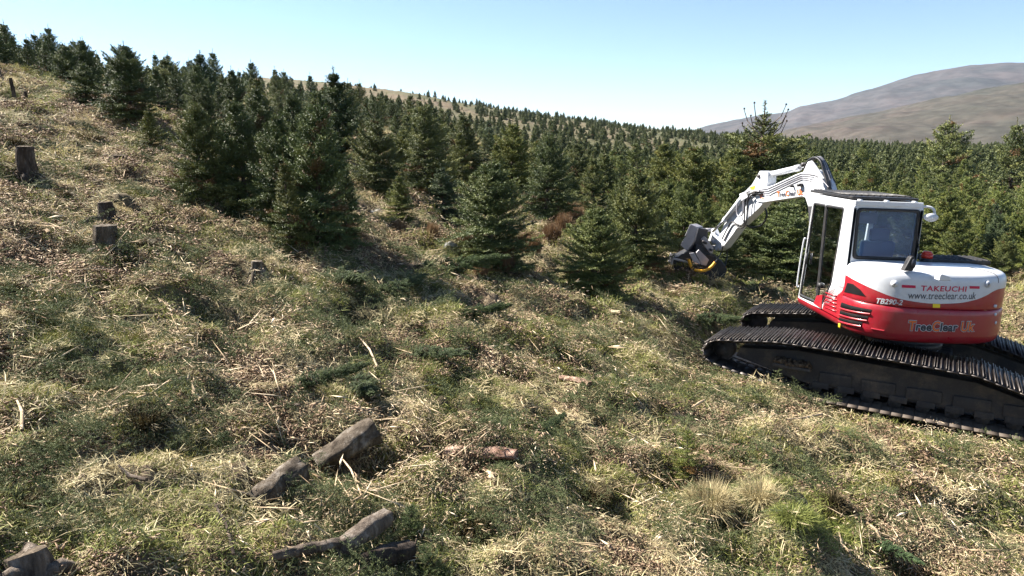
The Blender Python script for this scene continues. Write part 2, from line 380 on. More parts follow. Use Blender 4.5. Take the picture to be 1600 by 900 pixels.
# nearer trees, each one told apart: foot px, foot py, top py, width px, prototype, tint, label
GR = 'young conifers in the felled clearing and along its edge'
near_list = [
 (498, 392, 168, 112, 's', 5, DK, 'largest dark spruce of the left cluster, with brown dead lower twigs on its left side'),
 (440, 352, 182, 80, 's', 3, DK, 'dark spruce wedged right behind the largest one of the left cluster'),
 (388, 346, 158, 88, 's', 0, DK, 'tall dark spruce in the middle of the left cluster'),
 (318, 314, 162, 86, 's', 1, NG, 'dense green spruce at the uphill end of the left cluster'),
 (355, 322, 188, 60, 's', 2, NG, 'slimmer green spruce between two dark ones at the uphill end of the left cluster'),
 (236, 242, 170, 50, 's', 4, YG, 'small spruce with a bright yellow green leader, alone on the cleared slope'),
 (765, 417, 256, 140, 's', 1, (.95, .98, .85), 'broad dark green spruce standing alone at the centre, rushes at its foot'),
 (925, 462, 328, 124, 's', 1, (1.1, 1.1, .85), 'bushy low spruce at the clearing edge, the nearest to the camera'),
 (992, 424, 266, 104, 's', 3, NG, 'slender spruce right behind the low bushy one at the clearing edge'),
 (624, 348, 272, 50, 's', 6, YG, 'small light green spruce beside the white rock'),
 (586, 306, 188, 92, 's', 3, NG, 'broad cone shaped spruce behind the white rock'),
 (664, 292, 166, 84, 's', 0, NG, 'medium spruce behind the small light green one'),
 (694, 352, 262, 66, 's', 2, BG, 'bluish spruce half hidden on the left of the lone central spruce'),
 (852, 346, 212, 84, 's', 0, DK, 'dark spruce with a deep shadow behind the reddish rush patch'),
 (728, 284, 182, 66, 's', 2, NG, 'narrow spruce behind the lone central spruce'),
 (800, 300, 196, 74, 's', 3, YG, 'yellowish green spruce between the central one and the dark one'),
 (900, 318, 226, 66, 's', 2, NG, 'spruce at the back of the reddish rush patch'),
 (945, 330, 240, 66, 's', 6, NG, 'thin spruce rising behind the reddish rushes near the clearing edge'),
 (206, 180, 72, 84, 's', 1, DK, 'big round spruce on the upper left skyline'),
 (136, 162, 100, 54, 's', 3, DK, 'low dark spruce standing alone below the upper left skyline'),
 (265, 162, 94, 62, 's', 0, NG, 'spruce between the big round one and the pine on the left skyline'),
 (318, 168, 86, 64, 'p', 0, DK, 'pine with upright candle shoots on the left skyline'),
 (530, 242, 116, 82, 'p', 1, NG, 'tall pine with a long bare leader poking above the far hillside'),
 (470, 300, 150, 84, 's', 0, DK, 'tall dark spruce behind the left cluster, left of the pine'),
 (405, 262, 140, 76, 's', 2, DK, 'dark spruce far back above the middle of the left cluster'),
 (540, 372, 255, 56, 's', 6, DK, 'short dark spruce at the right foot of the largest one of the left cluster'),
 (455, 385, 250, 60, 's', 4, (1.1,1,.8), 'short thin spruce with browning twigs at the left foot of the largest one'),
 (1182, 352, 176, 170, 'k', 0, NG, 'large spruce with a bare spiky top behind the digger arm'),
 (1232, 440, 318, 120, 's', 0, DK, 'dark shaded spruce directly behind the digger arm'),
 (1172, 428, 338, 90, 's', 1, DK, 'shaded spruce behind the mulching head hoses'),
 (1080, 352, 232, 90, 's', 3, YG, 'bright green spruce above the mulching head'),
 (1135, 360, 236, 92, 's', 1, YG, 'bright green spruce between the mulching head and the spiky topped one'),
 (1035, 330, 226, 76, 's', 2, YG, 'bright green spruce at the left end of the wood behind the digger'),
 (1468, 302, 192, 84, 'm', 1, NG, 'tallest cone topped spruce of the wood right of the digger cab'),
 (1575, 318, 196, 76, 'm', 3, NG, 'tall spruce on the right rim of the wood beside the far moor'),
 (1480, 402, 330, 70, 's', 1, YG, 'small bright spruce behind the red beacon of the digger'),
]
def fp_tree(px, py, top, w, k, i, tint, label):
    X, Y = ground(px, py); d = ray(px, top); t = Y/d[1]; h = CZ+d[2]*t-float(H(X, Y))
    protos = {'s': near_protos, 'p': pine_protos, 'k': [spiky_proto], 'm': mid_protos}[k]
    fw = Y*math.cos(PITCH)+1.5*math.sin(PITCH); wid = w/F*fw
    Rm = {'s': [.40, .44, .36, .40, .30, .42, .33], 'p': [.30, .27], 'k': [.36], 'm': [.36, .42, .33, .39, .30]}[k][i]
    wide = np.clip(wid/(2*Rm*h*.80), .85, 1.75)
    kind = 'pine_tree' if k == 'p' else 'spruce_tree'
    tree(kind, X, Y, h*1.02, protos, label, 'tree', GR, wide, tint, i=i)
for a in near_list: fp_tree(*a)
print('near trees', [(round(t[0], 1), round(t[1], 1)) for t in TREES])

# the plantation beyond: one tree after another, spaced by dart throwing
def wood_density(X, Y):
    """0..1 how thick the young trees stand"""
    u = X/np.maximum(Y, 1)
    d = np.zeros_like(X)
    edge = np.interp(u, [-1.6, -.8, -.66, -.55, -.46, -.30, -.20, -.02, .10, .20, .36, .52, .58, .70, .9, 1.6],
                     [28, 24, 22.5, 22, 22, 19, 20, 21, 20, 17.5, 16.5, 15.5, 17.5, 18.5, 19, 20])
    thick = np.interp(u, [-1.6, -.7, -.4, -.25, 0, .15, .3, .7, 1.6], [.9, .9, .62, .22, .22, .5, .9, 1, 1])
    d = thick*sstep(edge-.5, edge+1.0, Y)
    # the moorland slope of the far hill on the left is sparser, with bare bands
    n = perlin(X/24, Y/24, 41)+.4*perlin(X/9, Y/9, 42)
    far = sstep(48, 75, Y)
    sparse = np.clip(.06+1.5*n+.20*sstep(.0, .15, u), .0, .8); rim = sstep(120, 150, Y)*sstep(-.14, -.02, u)*sstep(.34, .26, u)
    d = np.where(far > 0, d*(1-far)+far*np.where(u < .3, np.maximum(sparse*sstep(-.30, -.10, u)+.04, rim*.95), .85), d)
    # gap in the wood on the right, and the brown bank above the boom
    gx, gy = X/Y, Y
    d *= 1-np.exp(-((gx-.455)/.06)**2-((np.log(np.maximum(gy, 1))-math.log(46))/.22)**2)
    d *= 1-.9*np.exp(-((gx-.60)/.05)**2-((gy-21)/2.2)**2)
    return d
cands = []
r2 = np.random.default_rng(77)
occ = {}
def near_ok(x, y, rad):
    cx, cy = int(math.floor(x/6)), int(math.floor(y/6))
    for i in (-1, 0, 1):
        for j in (-1, 0, 1):
            for (a, b, c) in occ.get((cx+i, cy+j), ()):
                if (a-x)**2+(b-y)**2 < (rad+c)**2: return False
    return True
def put(x, y, rad): occ.setdefault((int(math.floor(x/6)), int(math.floor(y/6))), []).append((x, y, rad))
for t in TREES: put(t[0], t[1], t[2]*1.15)
N = 60000
uu = r2.uniform(-1.15, 1.15, N); yy = np.exp(r2.uniform(math.log(15), math.log(330), N)); xx = uu*yy
dd = wood_density(xx, yy); keep = r2.uniform(0, 1, N) < dd*np.clip(yy/70, .10, 1)*np.where((yy>55)&(uu<.28),np.where(uu<-.05,.34,.7),1)*np.where((yy>36)&(yy<=55)&(uu<.1)&(uu>-.35),.6,1)
order = np.argsort(yy[keep]); xx = xx[keep]; yy = yy[keep]
perm = r2.permutation(len(xx)); xx = xx[perm]; yy = yy[perm]; picked = []
for x, y in zip(xx, yy):
    u = x/y
    h = r2.uniform(1.05, 2.25)*(1.0 if y < 40 else 1.15)
    if u > .3 : h *= 1.10 if y < 30 else 1.2
    if u < -.4: h *= .82
    if -.35 < u < .25 and y < 45: h *= .95
    if r2.uniform() < .2: h *= .6
    if y > 45 and u < .3: h *= .78
    if u > .38 and y < 60: h *= .86
    rad = .30*h*(.85 if u > .2 else 1.1)*(1+max(0, y-60)/110)
    if near_ok(x, y, rad): put(x, y, rad); picked.append((x, y, h))
picked.sort(key=lambda p: math.hypot(p[0], p[1])/p[2] if abs(p[0]/p[1]) < .76 else 1e9)
print('picked', len(picked))
n_ind = 268
near_p, far_p = picked[:n_ind], picked[n_ind:]
def belt(u):
    if u < -.35: return ('spruce in the dark row along the left skyline above the cleared slope', 'spruces along the left skyline')
    if u < .12: return ('young spruce in the middle of the plantation beyond the central clearing', 'spruces beyond the central clearing')
    if u < .42: return ('green spruce in the dense wood behind the digger boom and mulching head', 'spruces behind the digger boom')
    return ('sunlit yellowish spruce in the dense wood right of the digger cab', 'spruces right of the digger cab')
for x, y, h in near_p:
    u = x/y; lab, grp = belt(u)
    tint = ((1.2, 1.2, .8) if u > .38 else (1.15, 1.18, .82)) if (u > .12 and R.random() < .8) else (DK if u < -.35 else R.choice([NG, NG, DK, YG, BG]))  # right-hand trees get a warmer tint, sunlight put into needle colour
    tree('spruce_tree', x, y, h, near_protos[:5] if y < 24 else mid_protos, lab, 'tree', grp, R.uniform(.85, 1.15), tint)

# ------------------------------------------------------------------ scattering of uncountable ground cover
def scatter(name, protos, P, Rot, S, idx, label, cat, kind='stuff'):
    col = bpy.data.collections.new(name+'_pieces')
    for k, me in enumerate(protos):
        col.objects.link(bpy.data.objects.new('%s_piece_%02d' % (name, k), me))
    me = bpy.data.meshes.new(name); n = len(P); me.vertices.add(n); me.vertices.foreach_set('co', np.asarray(P, np.float32).ravel())
    a = me.attributes.new('rot', 'FLOAT_VECTOR', 'POINT'); a.data.foreach_set('vector', np.asarray(Rot, np.float32).ravel())
    S = np.asarray(S, np.float32)
    if S.ndim == 1: S = np.repeat(S[:, None], 3, 1)
    a = me.attributes.new('scl', 'FLOAT_VECTOR', 'POINT'); a.data.foreach_set('vector', S.ravel())
    a = me.attributes.new('idx', 'INT', 'POINT'); a.data.foreach_set('value', np.asarray(idx, np.int32))
    o = link(name, me, label=label, category=cat, kind=kind)
    ng = bpy.data.node_groups.new(name, 'GeometryNodeTree')
    ng.interface.new_socket('Geometry', in_out='INPUT', socket_type='NodeSocketGeometry'); ng.interface.new_socket('Geometry', in_out='OUTPUT', socket_type='NodeSocketGeometry')
    N_ = ng.nodes; L_ = ng.links; gi = N_.new('NodeGroupInput'); go = N_.new('NodeGroupOutput')
    ip = N_.new('GeometryNodeInstanceOnPoints'); ci = N_.new('GeometryNodeCollectionInfo'); ci.inputs['Collection'].default_value = col
    ci.inputs['Separate Children'].default_value = True; ci.inputs['Reset Children'].default_value = True
    def attr(nm, ty):
        x = N_.new('GeometryNodeInputNamedAttribute'); x.data_type = ty; x.inputs['Name'].default_value = nm; return [q for q in x.outputs if q.enabled and q.name == 'Attribute'][0]
    er = N_.new('FunctionNodeEulerToRotation'); L_.new(attr('rot', 'FLOAT_VECTOR'), er.inputs[0])
    ip.inputs['Pick Instance'].default_value = True
    L_.new(gi.outputs[0], ip.inputs['Points']); L_.new(ci.outputs[0], ip.inputs['Instance']); L_.new(attr('idx', 'INT'), ip.inputs['Instance Index'])
    L_.new(er.outputs[0], ip.inputs['Rotation']); L_.new(attr('scl', 'FLOAT_VECTOR'), ip.inputs['Scale']); L_.new(ip.outputs[0], go.inputs[0])
    m = o.modifiers.new('scatter', 'NODES'); m.node_group = ng
    return o
if far_p:
    A = np.array(far_p); X, Y, h = A.T
    P = np.stack([X, Y, H(X, Y)-.05], 1); n = len(P)
    fm = []
    for cr, tk, _ in far_protos:
        vs = np.zeros((len(cr.vertices), 3), np.float32).ravel(); cr.vertices.foreach_get('co', vs); fm.append(cr)
    scatter('spruce_wood', fm, P, np.stack([np.zeros(n), np.zeros(n), r2.uniform(0, 6.28, n)], 1), np.stack([h/2*.9]*3, 1), r2.integers(0, 4, n),
            'thin dark spruce plantation scattered over the far brown hillside', 'wood')

def mat_blade(name, c0, c1, c2, tr=.25):
    g = G(name, .7, .2); at = g.n.new('ShaderNodeAttribute'); at.attribute_name = 'tint'
    sep = g.n.new('ShaderNodeSeparateColor'); g.l.new(at.outputs['Color'], sep.inputs[0])
    ad = g.n.new('ShaderNodeMath'); ad.operation = 'MULTIPLY_ADD'; ad.inputs[1].default_value = .6
    rr = g.n.new('ShaderNodeMath'); rr.operation = 'MULTIPLY'; rr.inputs[1].default_value = .4
    g.l.new(g.rnd(), rr.inputs[0]); g.l.new(sep.outputs[0], ad.inputs[0]); g.l.new(rr.outputs[0], ad.inputs[2])
    c = g.ramp(ad.outputs[0], [(0, c0), (.5, c1), (1, c2)]); g.color(c)
    if tr:
        t = g.n.new('ShaderNodeBsdfTranslucent'); g.l.new(c, t.inputs[0]); mx = g.n.new('ShaderNodeMixShader'); mx.inputs[0].default_value = tr
        g.l.new(g.b.outputs[0], mx.inputs[1]); g.l.new(t.outputs[0], mx.inputs[2]); g.l.new(mx.outputs[0], g.n['Material Output'].inputs[0])
    return g.m
M['straw'] = mat_blade('dry_grass', (.19, .15, .075), (.49, .41, .23), (.74, .66, .43))
M['green'] = mat_blade('green_grass', (.06, .085, .02), (.20, .215, .055), (.44, .43, .15))
M['moss'] = mat_blade('moss', (.08, .085, .018), (.21, .205, .05), (.38, .35, .11), .15)
M['brash'] = mat_blade('cut_spruce', (.032, .045, .018), (.105, .125, .052), (.22, .23, .11), .1)
M['chips'] = mat_blade('wood_splinters', (.18, .12, .07), (.44, .33, .21), (.80, .68, .50), 0)
M['russet'] = mat_blade('rushes', (.10, .055, .028), (.21, .13, .07), (.34, .25, .15), .2)
M['peat'] = mat_blade('peat_crumbs', (.04, .026, .016), (.18, .118, .075), (.42, .30, .20), 0)

def blades(g, n, rad, lmin, lmax, w, lie, curl=.5, h0=0.0, tuft=False):
    """n curved blades (two quads + tip) rooted within rad; lie 0 upright .. 1 flat"""
    a = g.uniform(0, 2*np.pi, n); r = rad*np.sqrt(g.uniform(0, 1, n)); 
    B = np.stack([np.cos(a)*r, np.sin(a)*r, g.uniform(-.01, .03, n)+h0], 1)
    az = a+g.normal(0, .5, n) if tuft else g.uniform(0, 2*np.pi, n)
    el = np.clip((1-lie)*np.pi/2+g.normal(0, .30, n), .02, 1.5)
    L = g.uniform(lmin, lmax, n); ww = w*g.uniform(.6, 1.3, n)
    D = np.stack([np.cos(az)*np.cos(el), np.sin(az)*np.cos(el), np.sin(el)], 1)
    S = np.stack([-np.sin(az), np.cos(az), g.normal(0, .5, n)], 1); S /= np.linalg.norm(S, axis=1, keepdims=True)
    down = np.array([0, 0, -1.])*(L*curl*g.uniform(.3, 1.2, n))[:, None]
    p0 = B; p1 = B+D*(L*.5)[:, None]+down*.12; p2 = B+D*L[:, None]+down*.5
    W = (S*ww[:, None]/2)
    V = np.stack([p0-W, p0+W, p1-W*.85, p1+W*.85, p2], 1).reshape(-1, 3)
    b = np.arange(n)[:, None]*5
    T = (b[:, None]+np.array([[0, 1, 3], [0, 3, 2], [2, 3, 4]])[None]).reshape(-1, 3)
    c = np.repeat(np.clip(g.normal(.45, .25, n), 0, 1), 5)
    return V, T, np.stack([c, c*0, c*0], 1)
def splinters(g, n, rad, lmin, lmax, w):
    a = g.uniform(0, 2*np.pi, n); r = rad*np.sqrt(g.uniform(0, 1, n))
    C = np.stack([np.cos(a)*r, np.sin(a)*r, g.uniform(.0, .045, n)], 1); az = g.uniform(0, 2*np.pi, n); el = g.normal(.02, .16, n)
    D = np.stack([np.cos(az)*np.cos(el), np.sin(az)*np.cos(el), np.sin(el)], 1)
    L = lmin+(lmax-lmin)*g.uniform(0, 1, n)**2.2; ww = w*g.uniform(.5, 1.6, n)
    S = np.cross(D, g.normal(size=(n, 3))); S /= np.linalg.norm(S, axis=1, keepdims=True); U = np.cross(D, S)
    A = C-D*(L/2)[:, None]; Bp = C+D*(L/2)[:, None]; mid = C+U*(ww*.5)[:, None]+D*(L*g.uniform(-.2, .2, n))[:, None]
    V = np.stack([A, mid-S*ww[:, None]/2, mid+S*ww[:, None]/2, Bp, C-U*(ww*.4)[:, None]], 1).reshape(-1, 3); b = np.arange(n)[:, None]*5
    T = (b[:, None]+np.array([[0, 1, 2], [1, 3, 2], [0, 4, 1], [1, 4, 3], [0, 2, 4], [2, 3, 4]])[None]).reshape(-1, 3)
    c = np.repeat(np.clip(g.normal(.5, .28, n), 0, 1), 5)
    return V, T, np.stack([c, c*0, c*0], 1)
def spray(g, L, per=16):
    """a cut spruce branch lying down: a stem with side shoots and needles"""
    P, D, Ls, T = [], [], [], []; p = np.array([-L/2, 0, .02]); d = np.array([1, 0, .1]); n = int(L/.045)
    for k in range(n):
        d = d+g.normal(0, .07, 3); d[2] = np.clip(d[2], -.12, .25); d /= np.linalg.norm(d); s = k/n
        P.append(p); D.append(d); Ls.append(L/n*1.1); T.append((np.clip(g.normal(.45, .2), 0, 1), 0))
        for sg in (-1, 1):
            if g.uniform() < .9:
                tl = (1-s)*L*.38*g.uniform(.5, 1.1)+.03; sd = np.array([-d[1], d[0], g.normal(0, .3)])*sg
                td = d*.75+sd*.8+np.array([0, 0, g.normal(.05, .15)]); td /= np.linalg.norm(td)
                P.append(p); D.append(td); Ls.append(tl); T.append((np.clip(g.normal(.5, .22), 0, 1), 0))
        p = p+d*L/n
    return needles(np.array(P), np.array(D), np.array(Ls), per, .02, .0042, np.array(T), g)
g = np.random.default_rng(5)
def mk(name, mat, fn, n):
    out = []
    for k in range(n):
        V, T, c = fn(); out.append(mesh_np(name, V, T, M[mat], cols=c))
    return out
p_straw = mk('dry_blades', 'straw', lambda: blades(g, 110, .17, .03, .125, .0045, .88), 5)
p_green = mk('green_blades', 'green', lambda: blades(g, 120, .15, .025, .095, .0048, .62), 4)
p_moss = mk('moss_tufts', 'moss', lambda: blades(g, 150, .13, .02, .055, .006, .35, .2), 3)
p_brash = mk('cut_sprays', 'brash', lambda: spray(g, g.uniform(.25, .5)), 6)
p_chips = mk('splinters', 'chips', lambda: splinters(g, 40, .24, .012, .10, .0055), 5)
p_big = mk('long_splinters', 'chips', lambda: splinters(g, 4, .28, .12, .50, .012), 5)
p_peat = mk('crumbs', 'peat', lambda: splinters(g, 80, .17, .012, .07, .011), 3)
p_tuss = mk('tussock_blades', 'straw', lambda: blades(g, 330, .11, .16, .34, .0045, .38, .75, tuft=True), 3)
p_rush = mk('rush_blades', 'russet', lambda: blades(g, 170, .20, .18, .42, .005, .18, .15, tuft=True), 3)

def slope_rot(X, Y, g, tilt=.12):
    e = .12; z0 = H(X, Y); gx = (H(X+e, Y)-H(X-e, Y))/(2*e); gy = (H(X, Y+e)-H(X, Y-e))/(2*e)
    spin = g.uniform(0, 2*np.pi, len(X)); rot = np.zeros((len(X), 3))
    gx = np.clip(gx, -.8, .8); gy = np.clip(gy, -.8, .8)
    for i in range(len(X)):
        nrm = Vector((-gx[i]+g.normal(0, tilt), -gy[i]+g.normal(0, tilt), 1)).normalized()
        q = nrm.to_track_quat('Z', 'Y') @ Euler((0, 0, spin[i])).to_quaternion(); e_ = q.to_euler(); rot[i] = e_[:]
    return z0, rot
def field(n, rmin, rmax, g, power=1.2, half=47):
    """points whose density falls with distance; returns x, y and a scale that grows to keep cover"""
    t = g.uniform(0, 1, n); k = 2-power-0.0
    r = (rmin**k+(rmax**k-rmin**k)*t)**(1/k); th = np.radians(g.uniform(-half, half, n))
    return np.sin(th)*r, np.cos(th)*r, r
def undertrack(X, Y):
    dx = (X-MX)*.857-(Y-MY)*.515; dy = (X-MX)*.515+(Y-MY)*.857
    return (np.abs(dx) < 2.55) & (np.abs(dy) < 1.60)
def lay(name, protos, n, rmin, rmax, mask, label, cat, power=1.2, s0=1.0, grow=.55, dz=0., tilt=.12, flat=None):
    g = np.random.default_rng(abs(sum(map(ord, name)))*7+n); X, Y, r = field(n, rmin, rmax, g, power)
    pr = mask(X, Y, r); k = (g.uniform(0, 1, n) < pr) & ~undertrack(X, Y); X, Y, r = X[k], Y[k], r[k]
    z, rot = slope_rot(X, Y, g, tilt); z = z+g.uniform(0, 1, len(X))**2*(.09 if tilt > .3 else 0.); s = s0*g.uniform(.75, 1.3, len(X))*np.clip(r/6, .9, 30)**grow
    S = np.stack([s, s, s*(flat if flat else 1)*np.clip(r/9, 1, 10)**-.3], 1)
    print(name, len(X))
    return scatter(name, protos, np.stack([X, Y, z+dz], 1), rot, S, g.integers(0, len(protos), len(X)), label, cat)
def pn(X, Y, s, seed): return perlin(X/s, Y/s, seed)+.45*perlin(X/s*2.3, Y/s*2.3, seed+50)
# how green, how brashy, how dry the ground is, in patches of a metre or so
def m_green(X, Y, r): return np.clip(.30+1.9*pn(X, Y, 1.5, 61)+.20*sstep(-3, 2, X), .03, 1)
def m_straw(X, Y, r): return np.clip(.60-1.1*pn(X, Y, 1.3, 61)+.15*sstep(0, -5, X), .12, 1)
def m_brash(X, Y, r):
    band = np.exp(-((Y-(8.5+.25*X))/4.5)**2)*np.exp(-((X-0)/5.5)**2)
    return np.clip(.02+.38*band+1.9*pn(X, Y, .9, 63), 0, 1)*sstep(24, 14, r)
def m_moss(X, Y, r): return np.clip(-.15+2.2*pn(X, Y, 1.0, 64)+.1*sstep(-3, 3, X), 0, 1)
def m_chips(X, Y, r): return np.clip(.35+2.2*pn(X, Y, 1.6, 65), .1, 1)*sstep(26, 13, r)
def m_peat(X, Y, r): return np.clip(.22+1.6*pn(X, Y, 1.2, 66)+.3*sstep(3, 6, X)*sstep(9, 6, Y)+.3*sstep(-1, -5, X), 0, 1)
lay('dry_grass', p_straw, 30000, 2.2, 60, m_straw, 'flattened straw coloured dead grass lying all over the cleared slope', 'grass')
lay('green_grass', p_green, 24000, 2.2, 60, m_green, 'short green grass growing through the litter', 'grass')
lay('moss', p_moss, 14000, 2.2, 35, m_moss, 'low yellow green moss cushions between the litter', 'moss')
lay('brash', p_brash, 30000, 2.2, 24, m_brash, 'dark bluish green shredded spruce branches lying over the grass', 'brash', dz=.03, tilt=.35, s0=.9)
lay('wood_chips', p_chips, 10000, 2.2, 26, m_chips, 'pale splinters of shredded wood strewn over the ground', 'wood chips', dz=.035)
lay('long_splinters', p_big, 3400, 2.2, 22, m_chips, 'long pale sticks and splinters strewn over the litter', 'wood chips', dz=.045, grow=.15)
lay('bark_litter', p_peat, 24000, 2.2, 30, m_peat, 'reddish brown shredded bark litter and peat crumbs', 'peat')

# ------------------------------------------------------------------ excavator with mulching head
def paint(name, col, rough=.3, spec=.5, dirt=.25, coat=.3, metal=0):
    g = G(name, rough, spec); dn = g.ramp(g.noise(3.5, 6, .7), [(.48, (0, 0, 0)), (.75, (1, 1, 1))])
    m = g.n.new('ShaderNodeMath'); m.operation = 'MULTIPLY'; m.inputs[1].default_value = dirt; g.l.new(dn, m.inputs[0])
    fine = g.ramp(g.noise(60, 3, .6), [(.62, (0, 0, 0)), (.72, (1, 1, 1))]); m2 = g.n.new('ShaderNodeMath'); m2.operation = 'MULTIPLY'; m2.inputs[1].default_value = dirt*.8; g.l.new(fine, m2.inputs[0])
    ad = g.n.new('ShaderNodeMath'); ad.operation = 'ADD'; g.l.new(m.outputs[0], ad.inputs[0]); g.l.new(m2.outputs[0], ad.inputs[1])
    g.color(g.mix(ad.outputs[0], col, (.20, .15, .10))); rr = g.ramp(g.noise(9, 4), [(.3, (rough*.8,)*3), (.8, (min(1, rough*1.5+.1),)*3)]); g.rough(rr)
    g.b.inputs['Coat Weight'].default_value = coat; g.b.inputs['Coat Roughness'].default_value = .15; g.b.inputs['Metallic'].default_value = metal
    return g.m
M['white'] = paint('white_paint', (.60, .615, .64), .34, .5, .22)
M['red'] = paint('red_paint', (.30, .007, .018), .32, .5, .22)
M['black'] = paint('black_plastic', (.016, .016, .018), .45, .4, .15, 0)
M['darkgrey'] = paint('dark_steel', (.055, .055, .06), .5, .5, .35, 0, .3)
M['grey'] = paint('worn_grey_steel', (.33, .32, .34), .5, .5, .25, 0, .3)
M['shoe'] = paint('track_steel', (.042, .036, .034), .42, .6, .22, 0, .6)
M['dusty_lit'] = paint('bottom_shoes', (.075, .058, .045), .7, .3, .3, 0, 0)  # dusty bottom plates, colour lifted for their sunlit strip
M['frame'] = paint('track_frame', (.045, .040, .037), .75, .3, .55, 0)
M['chrome'] = paint('chrome_rod', (.55, .55, .56), .15, .6, .05, 0, 1)
M['rubber'] = paint('rubber_hose', (.02, .02, .022), .4, .4, .15, 0)
M['yellow'] = paint('yellow_hose_guard', (.75, .36, .02), .4, .4, .12, 0)
M['sticker'] = paint('yellow_sticker', (.85, .62, .03), .4, .4, .05, 0)
M['orange'] = paint('orange_lettering', (.80, .17, .03), .4, .4, .03, 0)
M['ink'] = paint('black_lettering', (.03, .032, .045), .4, .4, .03, 0)
M['crimson'] = paint('crimson_lettering', (.52, .01, .06), .4, .4, .03, 0)
M['opening_shade'] = paint('painted_opening_shade', (.006, .006, .007), .9, .1, .05, 0)  # matte black paints the inner shade of openings that are not cut
M['seat'] = paint('seat_cloth', (.06, .075, .12), .9, .1, .1, 0)
M['hivis'] = paint('hivis_cloth', (.65, .75, .05), .8, .1, .1, 0)
M['mud'] = (lambda g: (g.color(g.ramp(g.noise(20, 5, .7), [(.35, (.05, .033, .02)), (.65, (.19, .13, .08))])), g.bump(g.noise(40, 4), .8, .03), g.m)[2])(G('dried_mud', .95, .1))
def glassmat(name, tint, refl, rough=.03, sky_dust=.02):
    m = bpy.data.materials.new(name); m.use_nodes = True; t = m.node_tree; n = t.nodes; n.clear(); o = n.new('ShaderNodeOutputMaterial')
    a = n.new('ShaderNodeBsdfTransparent'); a.inputs[0].default_value = (*tint, 1); df = n.new('ShaderNodeBsdfDiffuse'); df.inputs[0].default_value = (.15, .27, .52, 1); m0 = n.new('ShaderNodeMixShader'); m0.inputs[0].default_value = sky_dust; t.links.new(a.outputs[0], m0.inputs[1]); t.links.new(df.outputs[0], m0.inputs[2]); b = n.new('ShaderNodeBsdfGlossy'); b.inputs['Roughness'].default_value = rough; b.inputs['Color'].default_value = (.9, .95, 1, 1)  # dust veil with the sky's reflected blue put into its diffuse colour
    f = n.new('ShaderNodeFresnel'); f.inputs[0].default_value = refl; mx = n.new('ShaderNodeMixShader')
    t.links.new(f.outputs[0], mx.inputs[0]); t.links.new(m0.outputs[0], mx.inputs[1]); t.links.new(b.outputs[0], mx.inputs[2]); t.links.new(mx.outputs[0], o.inputs[0]); return m
M['glass'] = glassmat('tinted_glass', (.22, .31, .28), 1.5); M['glass_rear'] = glassmat('rear_glass', (.70, .78, .86), 1.5, .04, .26); M['glass_clear'] = glassmat('clear_glass', (.82, .88, .87), 1.45)
gl = G('red_lens', .15, .6); gl.color((.55, .03, .01)); M['lens'] = gl.m

ROLL = math.radians(2.0)
dig = empty('excavator', (MX, MY, MZ), (0, ROLL, 0), label='red and white tracked excavator with a mulching head, its tracks turned sideways on the grass', category='excavator')
MW = Matrix.Translation((MX, MY, MZ)) @ Matrix.Rotation(ROLL, 4, 'Y'); MWi = np.array(MW.inverted()); MWn = np.array(MW)
def tol(P):
    P = np.asarray(P, float).reshape(-1, 3); return P @ MWi[:3, :3].T + MWi[:3, 3]
def tow(P):
    P = np.asarray(P, float).reshape(-1, 3); return P @ MWn[:3, :3].T + MWn[:3, 3]
def mpart(name, V, Fc, mat, parent=None, smooth=False, bevel=0, mi=None):
    """a mesh in the machine's own frame"""
    me = mesh_np(name, V, Fc, mat if isinstance(mat, list) else M[mat], mi=mi)
    o = link(name, me, parent or dig)
    if bevel:
        b = o.modifiers.new('bevel', 'BEVEL'); b.width = bevel; b.segments = 2; b.limit_method = 'ANGLE'; b.angle_limit = math.radians(40)
    if smooth: me.polygons.foreach_set('use_smooth', np.ones(len(me.polygons), bool))
    return o
def box(cx, cy, cz, sx, sy, sz, rot=None):
    v = np.array([[x, y, z] for x in (-.5, .5) for y in (-.5, .5) for z in (-.5, .5)])*[sx, sy, sz]
    if rot is not None: v = v @ np.array(Euler(rot).to_matrix()).T
    return v+[cx, cy, cz], np.array([[0, 1, 3, 2], [4, 6, 7, 5], [0, 4, 5, 1], [2, 3, 7, 6], [0, 2, 6, 4], [1, 5, 7, 3]])
def extrude(poly, vec):
    """a polygon (ordered 3-D points) thickened along vec -> V, list of faces"""
    P = np.asarray(poly, float); n = len(P); V = np.vstack([P, P+np.asarray(vec, float)])
    k = np.arange(n); side = np.stack([k, (k+1) % n, (k+1) % n+n, k+n], -1)
    return V, [np.arange(n)[::-1][None], np.arange(n, 2*n)[None], side]
def poly_obj(name, V, Fs, mat, parent=None, bevel=0, smooth=False):
    me = bpy.data.meshes.new(name); fl = [tuple(int(i) for i in f) for a in Fs for f in a]; me.from_pydata([tuple(v) for v in V], [], fl); me.materials.append(M[mat])
    o = link(name, me, parent or dig)
    import bmesh
    bm = bmesh.new(); bm.from_mesh(me); bmesh.ops.recalc_face_normals(bm, faces=bm.faces)
    if len(Fs) >= 2: bmesh.ops.triangulate(bm, faces=[f for f in bm.faces if len(f.verts) > 4], ngon_method='EAR_CLIP')
    bm.to_mesh(me); bm.free()
    if bevel:
        b = o.modifiers.new('bevel', 'BEVEL'); b.width = bevel; b.segments = 2; b.limit_method = 'ANGLE'; b.angle_limit = math.radians(35)
    if smooth: me.polygons.foreach_set('use_smooth', np.ones(len(me.polygons), bool))
    return o
def cyl(a, b, r, n=20, r2=None):
    """closed cylinder between two points"""
    V, q = tubes([a], [b], r, r if r2 is None else r2, n)
    return V, [q, np.arange(n)[::-1][None], np.arange(n, 2*n)[None]]
